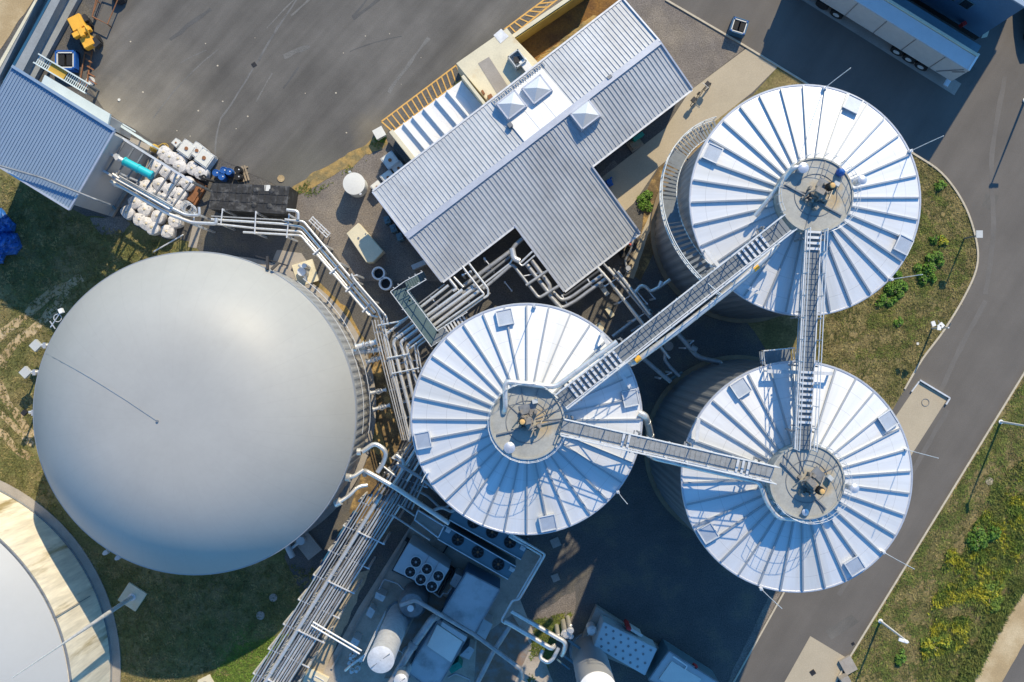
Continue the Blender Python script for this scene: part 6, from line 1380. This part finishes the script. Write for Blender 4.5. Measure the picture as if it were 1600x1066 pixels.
for a, b_ in ((A_, mid), (A_, st), (mid, st), (mid, hd), (st, hd), (hd, B_)): mb.tube([a, b_], .022, 6, 0)
mb.build('frame', M['dark'], t); mb = MB(); mb.tube([hd + up * .12 - s * .28, hd + up * .15, hd + up * .12 + s * .28], .018, 6, 0); mb.build('handlebar', M['galv'], t)
mb = MB(); c = st + up * .12; mb.box(c.x, c.y, c.z - .04, c.z + .03, .26, .15, math.atan2(d.y, d.x)); mb.build('saddle', M['black'], t)
mb = MB(); c = A_ + up * .45; mb.box(c.x, c.y, c.z - .1, c.z + .1, .35, .3, math.atan2(d.y, d.x)); mb.build('rear_bag', M['dark'], t)
mb = MB(); c = hd + d * .2; mb.box(c.x, c.y, c.z - .12, c.z + .12, .28, .34, math.atan2(d.y, d.x)); mb.build('basket', M['dark'], t)

# ------------------------------------------------------------------ lorry, warehouse, car, lamps
zt = 4.0; t = thing('semi_trailer', 'long grey semi-trailer with pale roof parked at the top right', 'trailer', W(1400, 60))
ul = Vector(W(1514, 111, zt)); ux = (Vector(W(1334, 0, zt)) - ul).normalized(); uv = Vector((ux.y, -ux.x, 0)); 
if uv.y < 0: uv = -uv
LT, WT = 10.8, 1.9
def tp(a, b_, z): p = ul + ux * a + uv * b_; return (p.x, p.y, z)
def tbox(a0, a1, b0, b1, z0, z1, mb): return mb.prism([tp(a0, b0, 0)[:2], tp(a1, b0, 0)[:2], tp(a1, b1, 0)[:2], tp(a0, b1, 0)[:2]], z0, z1)
mb = MB(); tbox(0, LT, 0, 1.3, 1.25, 3.95, mb); mb.build('body', M['trailer_side'], t)
mb = MB(); tbox(.05, LT, .03, 1.05, 3.95, 4.0, mb); mb.build('roof', M['trailer'], t)
mb = MB(); tbox(0, LT, 1.08, 1.26, 3.95, 4.12, mb); mb.build('roof_rail', M['cream'], t)
mb = MB(); tbox(-.02, .1, 0, 1.3, 3.9, 4.1, mb); mb.build('end_rail', M['white'], t)
mb = MB(); tbox(.0, LT, 1.3, 2.2, 1.25, 3.3, mb); mb.build('shade_blue_strip', M['blue_unit'], t)  # strip painted blue to stand in for shade on the trailer top
mb = MB(); tbox(.3, LT, .2, 1.8, .85, 1.25, mb); mb.build('chassis', M['dark'], t)
mb = MB()
for q in (1.8, 4.1, 6.4, 8.7): tbox(q, q + .05, -.03, .02, 1.3, 3.9, mb)
mb.bar(tp(.3, -.02, 3.8), tp(1.3, -.02, 1.4), .06); mb.bar(tp(.1, -.02, 3.6), tp(.6, -.02, 2.6), .05)
mb.build('side_strap', M['galv_dark'], t)
for q in (2.2, 3.2, 4.2, 9.2):
    for b0 in (0.05, 1.75):
        mb = MB(); c0, c1_ = Vector(tp(q, b0, .48)), Vector(tp(q, b0 + .3, .48)); mb.tube([c0, c1_], .48, 22, 0); w_ = mb.build('wheel', M['black'], t, True)
        mb = MB(); mb.tube([c0 - uv * .015, c0 + uv * .02], .24, 16, 0); mb.build('rim', M['galv'], w_)
mb = MB(); tbox(-.1, .25, -.25, 1.5, .6, .75, mb); mb.build('bumper', M['galv'], t)
t = thing('truck_cab', 'lorry tractor in front of the pale roofed trailer', 'truck', W(1250, -5)); mb = MB(); tbox(LT + .5, LT + 2.4, 0.05, 2.0, .6, 3.7, mb); mb.build('cab', M['blue_mid'], t, bevel=.1)
mb = MB(); tbox(LT - 1.4, LT + .6, .5, 1.6, .6, .95, mb); mb.build('chassis', M['dark'], t)
mb = MB(); tbox(LT + 2.38, LT + 2.43, .25, 1.8, 2.0, 3.2, mb); mb.build('windscreen', M['glass'], t)
for q in (LT - .4, LT + 1.7):
    for b0 in (.05, 1.65):
        mb = MB(); mb.tube([tp(q, b0, .48), tp(q, b0 + .3, .48)], .48, 22, 0); mb.build('wheel', M['black'], t, True)
mb = MB(); mb.bar(tp(LT + 2.3, -.35, 2.8), tp(LT + 2.3, .1, 2.8), .06); mb.box(*tp(LT + 2.3, -.35, 0)[:2], 2.3, 3.0, .1, .25, .5); mb.build('mirror', M['dark'], t)
# warehouse
t = thing('warehouse', 'dark blue clad warehouse facade with small windows in the top right corner', 'building', W(1480, 0)); g0 = Vector(W(1524, 62, 0)); d = ux; nv = uv
def wp(a, b_, z): p = g0 + d * a + nv * b_; return (p.x, p.y, z)
ZW = 7.2
mb = MB(); mb.prism([wp(0, 0, 0)[:2], wp(14, 0, 0)[:2], wp(14, 9, 0)[:2], wp(0, 9, 0)[:2]], 0, ZW); mb.build('wall', M['navy'], t)
mb = MB(); mb.prism([wp(-.15, -.15, 0)[:2], wp(14, -.15, 0)[:2], wp(14, 9, 0)[:2], wp(-.15, 9, 0)[:2]], ZW, ZW + .15); mb.build('roof', M['seam_blue'], t)
mb = MB(); mb.prism([wp(-.03, -.03, 0)[:2], wp(14, -.03, 0)[:2], wp(14, 0, 0)[:2], wp(-.03, 0, 0)[:2]], 0, .6); mb.build('plinth', M['dark'], t)
for a in (2.2, 3.3, 5.6, 6.7):
    mb = MB(); mb.prism([wp(a, -.05, 0)[:2], wp(a + .8, -.05, 0)[:2], wp(a + .8, .02, 0)[:2], wp(a, .02, 0)[:2]], 3.0, 4.2); f = mb.build('window', M['blue_unit'], t)
    mb = MB(); mb.prism([wp(a + .08, -.07, 0)[:2], wp(a + .72, -.07, 0)[:2], wp(a + .72, -.04, 0)[:2], wp(a + .08, -.04, 0)[:2]], 3.1, 4.1); mb.build('pane', M['glass'], f)
mb = MB(); mb.box(*wp(1.6, -.2, 0)[:2], 1.0, 1.6, .3, .25, .5); mb.build('hydrant', M['red'], t)
sheet('pale_kerb_patch', [(1533, 60), (1545, 28), (1572, 8), (1585, 2), (1570, 18), (1550, 34), (1542, 58)], .012, M['cream'], rough=1)
# car at the right edge
x, y, _ = W(1622, 24, .7); a = math.radians(98); c, s = math.cos(a), math.sin(a)
t = thing('parked_car', 'dark car cut off by the top right picture edge', 'car', (x, y, 0)); cp = lambda u, v: (x + u * c - v * s, y + u * s + v * c)
prof = [(-2.1, .45), (-2.1, .95), (-1.5, 1.05), (-.9, 1.4), (.5, 1.42), (1.1, 1.0), (2.0, .85), (2.1, .45)]
V = [(*cp(u, -.85 if z < 1.1 else -.68), z) for u, z in prof] + [(*cp(u, .85 if z < 1.1 else .68), z) for u, z in prof]; n_ = len(prof)
mb = MB(); mb.add(V, [tuple(range(n_))[::-1], tuple(range(n_, 2 * n_))] + [(i, (i + 1) % n_, n_ + (i + 1) % n_, n_ + i) for i in range(n_)]); mb.build('body', M['blue_mid'], t, bevel=.05)
mb = MB(); mb.add([(*cp(.55, -.6), 1.425), (*cp(1.08, -.7), 1.05), (*cp(1.08, .7), 1.05), (*cp(.55, .6), 1.425)], [(0, 1, 2, 3)]); mb.build('windscreen', M['glass'], t)
for u in (-1.3, 1.3):
    for v in (-.78, .78):
        mb = MB(); mb.tube([(*cp(u, v - .1), .33), (*cp(u, v + .1), .33)], .33, 20, 0); mb.build('wheel', M['black'], t, True)
# street lamps
def lamp(px, py, h, hx, hy, label, two=False):
    x, y, _ = W(px, py); X, Y, _ = W(hx, hy, h); t = thing('street_lamp', label, 'street lamp', (x, y, 0), 'lamps along the road')
    mb = MB(); mb.lathe([(.09, 0), (.08, 1), (.05, h)], x, y, 12); mb.cyl(x, y, 0, .12, .16, 12); mb.build('pole', M['white'], t, True)
    mb = MB(); mb.tube([(x, y, h - .05), (X, Y, h + .02)], .035, 8, 0); mb.build('arm', M['white'], t)
    a = math.atan2(Y - y, X - x); mb = MB(); mb.box(X, Y, h - .05, h + .08, .62, .22, a); mb.box(X - .2 * math.cos(a), Y - .2 * math.sin(a), h + .05, h + .12, .25, .18, a); hd_ = mb.build('lamp_head', M['white'], t, bevel=.02)
    mb = MB(); mb.box(X, Y, h - .07, h - .05, .4, .16, a); mb.build('lens', M['tote'], hd_)
    return t
lamp(1375, 970, 5.2, 1411, 1001, 'white street lamp on the lower right verge, its head fully in view')
lamp(1563, 659, 5.2, 1622, 672, 'street lamp whose pole slants off the right picture edge')
lamp(1601, 157, 5.2, 1668, 128, 'street lamp beyond the right edge casting a long thin shadow on the road')
t = thing('floodlight_mast', 'short mast with twin pale floodlights at the kerb in the middle of the island', 'street lamp', W(1456, 513)); mb = MB(); x, y, _ = W(1456, 513); mb.lathe([(.07, 0), (.05, 2.8)], x, y, 10); mb.build('pole', M['galv'], t)
mb = MB(); mb.tube([(x, y, 2.7), W(1486, 505, 2.9)], .035, 8, 0); mb.tube([W(1466, 501, 2.9), W(1472, 514, 2.9)], .03, 6, 0); mb.build('arm', M['galv_dark'], t)
for p in ((1459, 506), (1472, 508), (1468, 512)):
    mb = MB(); X, Y, _ = W(*p, 3); mb.box(X, Y, 2.85, 2.98, .34, .26, .6 + p[0]); mb.build('floodlight', M['white'], t)
t = thing('sign_lamp', 'small frame shaped lamp leaning over the kerb at the outermost bend', 'street lamp', W(1503, 376)); x, y, _ = W(1506, 373); mb = MB(); mb.lathe([(.06, 0), (.045, 2.8)], x, y, 10); mb.tube([(x, y, 2.75), W(1527, 367, 2.9)], .03, 6, 0); mb.build('pole', M['galv_dark'], t)
mb = MB(); X, Y, _ = W(1530, 366, 2.9); mb.box(X, Y, 2.85, 2.95, .45, .5, 0); mb.build('lamp_head', M['grey_unit'], t)
# pale post bar on lawn
mb = MB(); mb.tube([W(240, 394, .1), W(241, 393, 1.4), W(286, 367, 1.5), W(286, 367, 0)], .05, 8); single(mb, 'post_rail', M['galv'], 'slanted grey rail between the bags and the upper rim of the dome', 'rail')
mb = MB(); p, q = Vector(W(555, 800, .6)), Vector(W(490, 905, .6)); mb.bar(p, q, .3, .5); single(mb, 'cable_trough', M['blue_mid'], 'dark blue trough between dome and the long diagonal rack', 'trough')
t = thing('cable_stand', 'small cream foundation with a round shaft at the bottom edge near the rack', 'slab', W(326, 1062)); mb = MB(); mb.prism([W2(310, 1062), W2(328, 1053), W2(336, 1066), W2(330, 1080), W2(312, 1080)], 0, .2); mb.build('slab', M['cream'], t); mb = MB(); x, y, _ = W(322, 1068); mb.ring(x, y, .22, .2, .03, 24); mb.build('shaft', M['concrete_grey'], t)
t = thing('cable_stand', 'cream pit with an inner frame beside the lower end of the rack', 'slab', W(480, 1060)); mb = MB(); mb.prism([W2(476, 1058), W2(484, 1042), W2(515, 1058), W2(505, 1080), W2(470, 1080)], 0, .3); mb.build('slab', M['cream'], t); mb = MB(); mb.tube([W(488, 1066, .32), W(492, 1056, .32), W(506, 1064, .32)], .04, 6); mb.build('frame', M['galv'], t)

# ------------------------------------------------------------------ light, sky, camera
world = bpy.data.worlds.new('World'); scn.world = world; world.use_nodes = True; nt = world.node_tree
sky = nt.nodes.new('ShaderNodeTexSky'); sky.sky_type = 'NISHITA'; sky.sun_disc = False; sky.sun_elevation = SUN_EL
sky.sun_rotation = math.atan2(SUN_XY[0], SUN_XY[1]); sky.air_density = 1.0; sky.dust_density = .2; sky.ozone_density = 6; sky.altitude = 200
tn = nt.nodes.new('ShaderNodeMix'); tn.data_type = 'RGBA'; tn.blend_type = 'MULTIPLY'; tn.inputs[0].default_value = 1; tn.inputs[7].default_value = (.68, 1.22, 1.4, 1)
nt.links.new(sky.outputs[0], tn.inputs[6]); nt.links.new(tn.outputs[2], nt.nodes['Background'].inputs[0]); nt.nodes['Background'].inputs[1].default_value = .135
ld = bpy.data.lights.new('sun', 'SUN'); ld.energy = 4.6; ld.angle = math.radians(.5); ld.color = (1, .85, .6)
lo = bpy.data.objects.new('sun', ld); COL.objects.link(lo)
n2 = math.hypot(*SUN_XY); sd = Vector((SUN_XY[0] / n2 * math.cos(SUN_EL), SUN_XY[1] / n2 * math.cos(SUN_EL), math.sin(SUN_EL)))
lo.rotation_euler = sd.to_track_quat('Z', 'Y').to_euler(); lo.location = sd * 90
cd = bpy.data.cameras.new('camera'); cd.sensor_width = 36; cd.lens = 36; cd.clip_end = 3000
co = bpy.data.objects.new('camera', cd); COL.objects.link(co); co.location = (0, 0, H); co.rotation_euler = (0, 0, 0); scn.camera = co
scn.view_settings.view_transform = 'Standard'; scn.view_settings.look = 'None'; scn.view_settings.gamma = 1; scn.view_settings.use_curve_mapping = False
scn.view_settings.exposure = .25
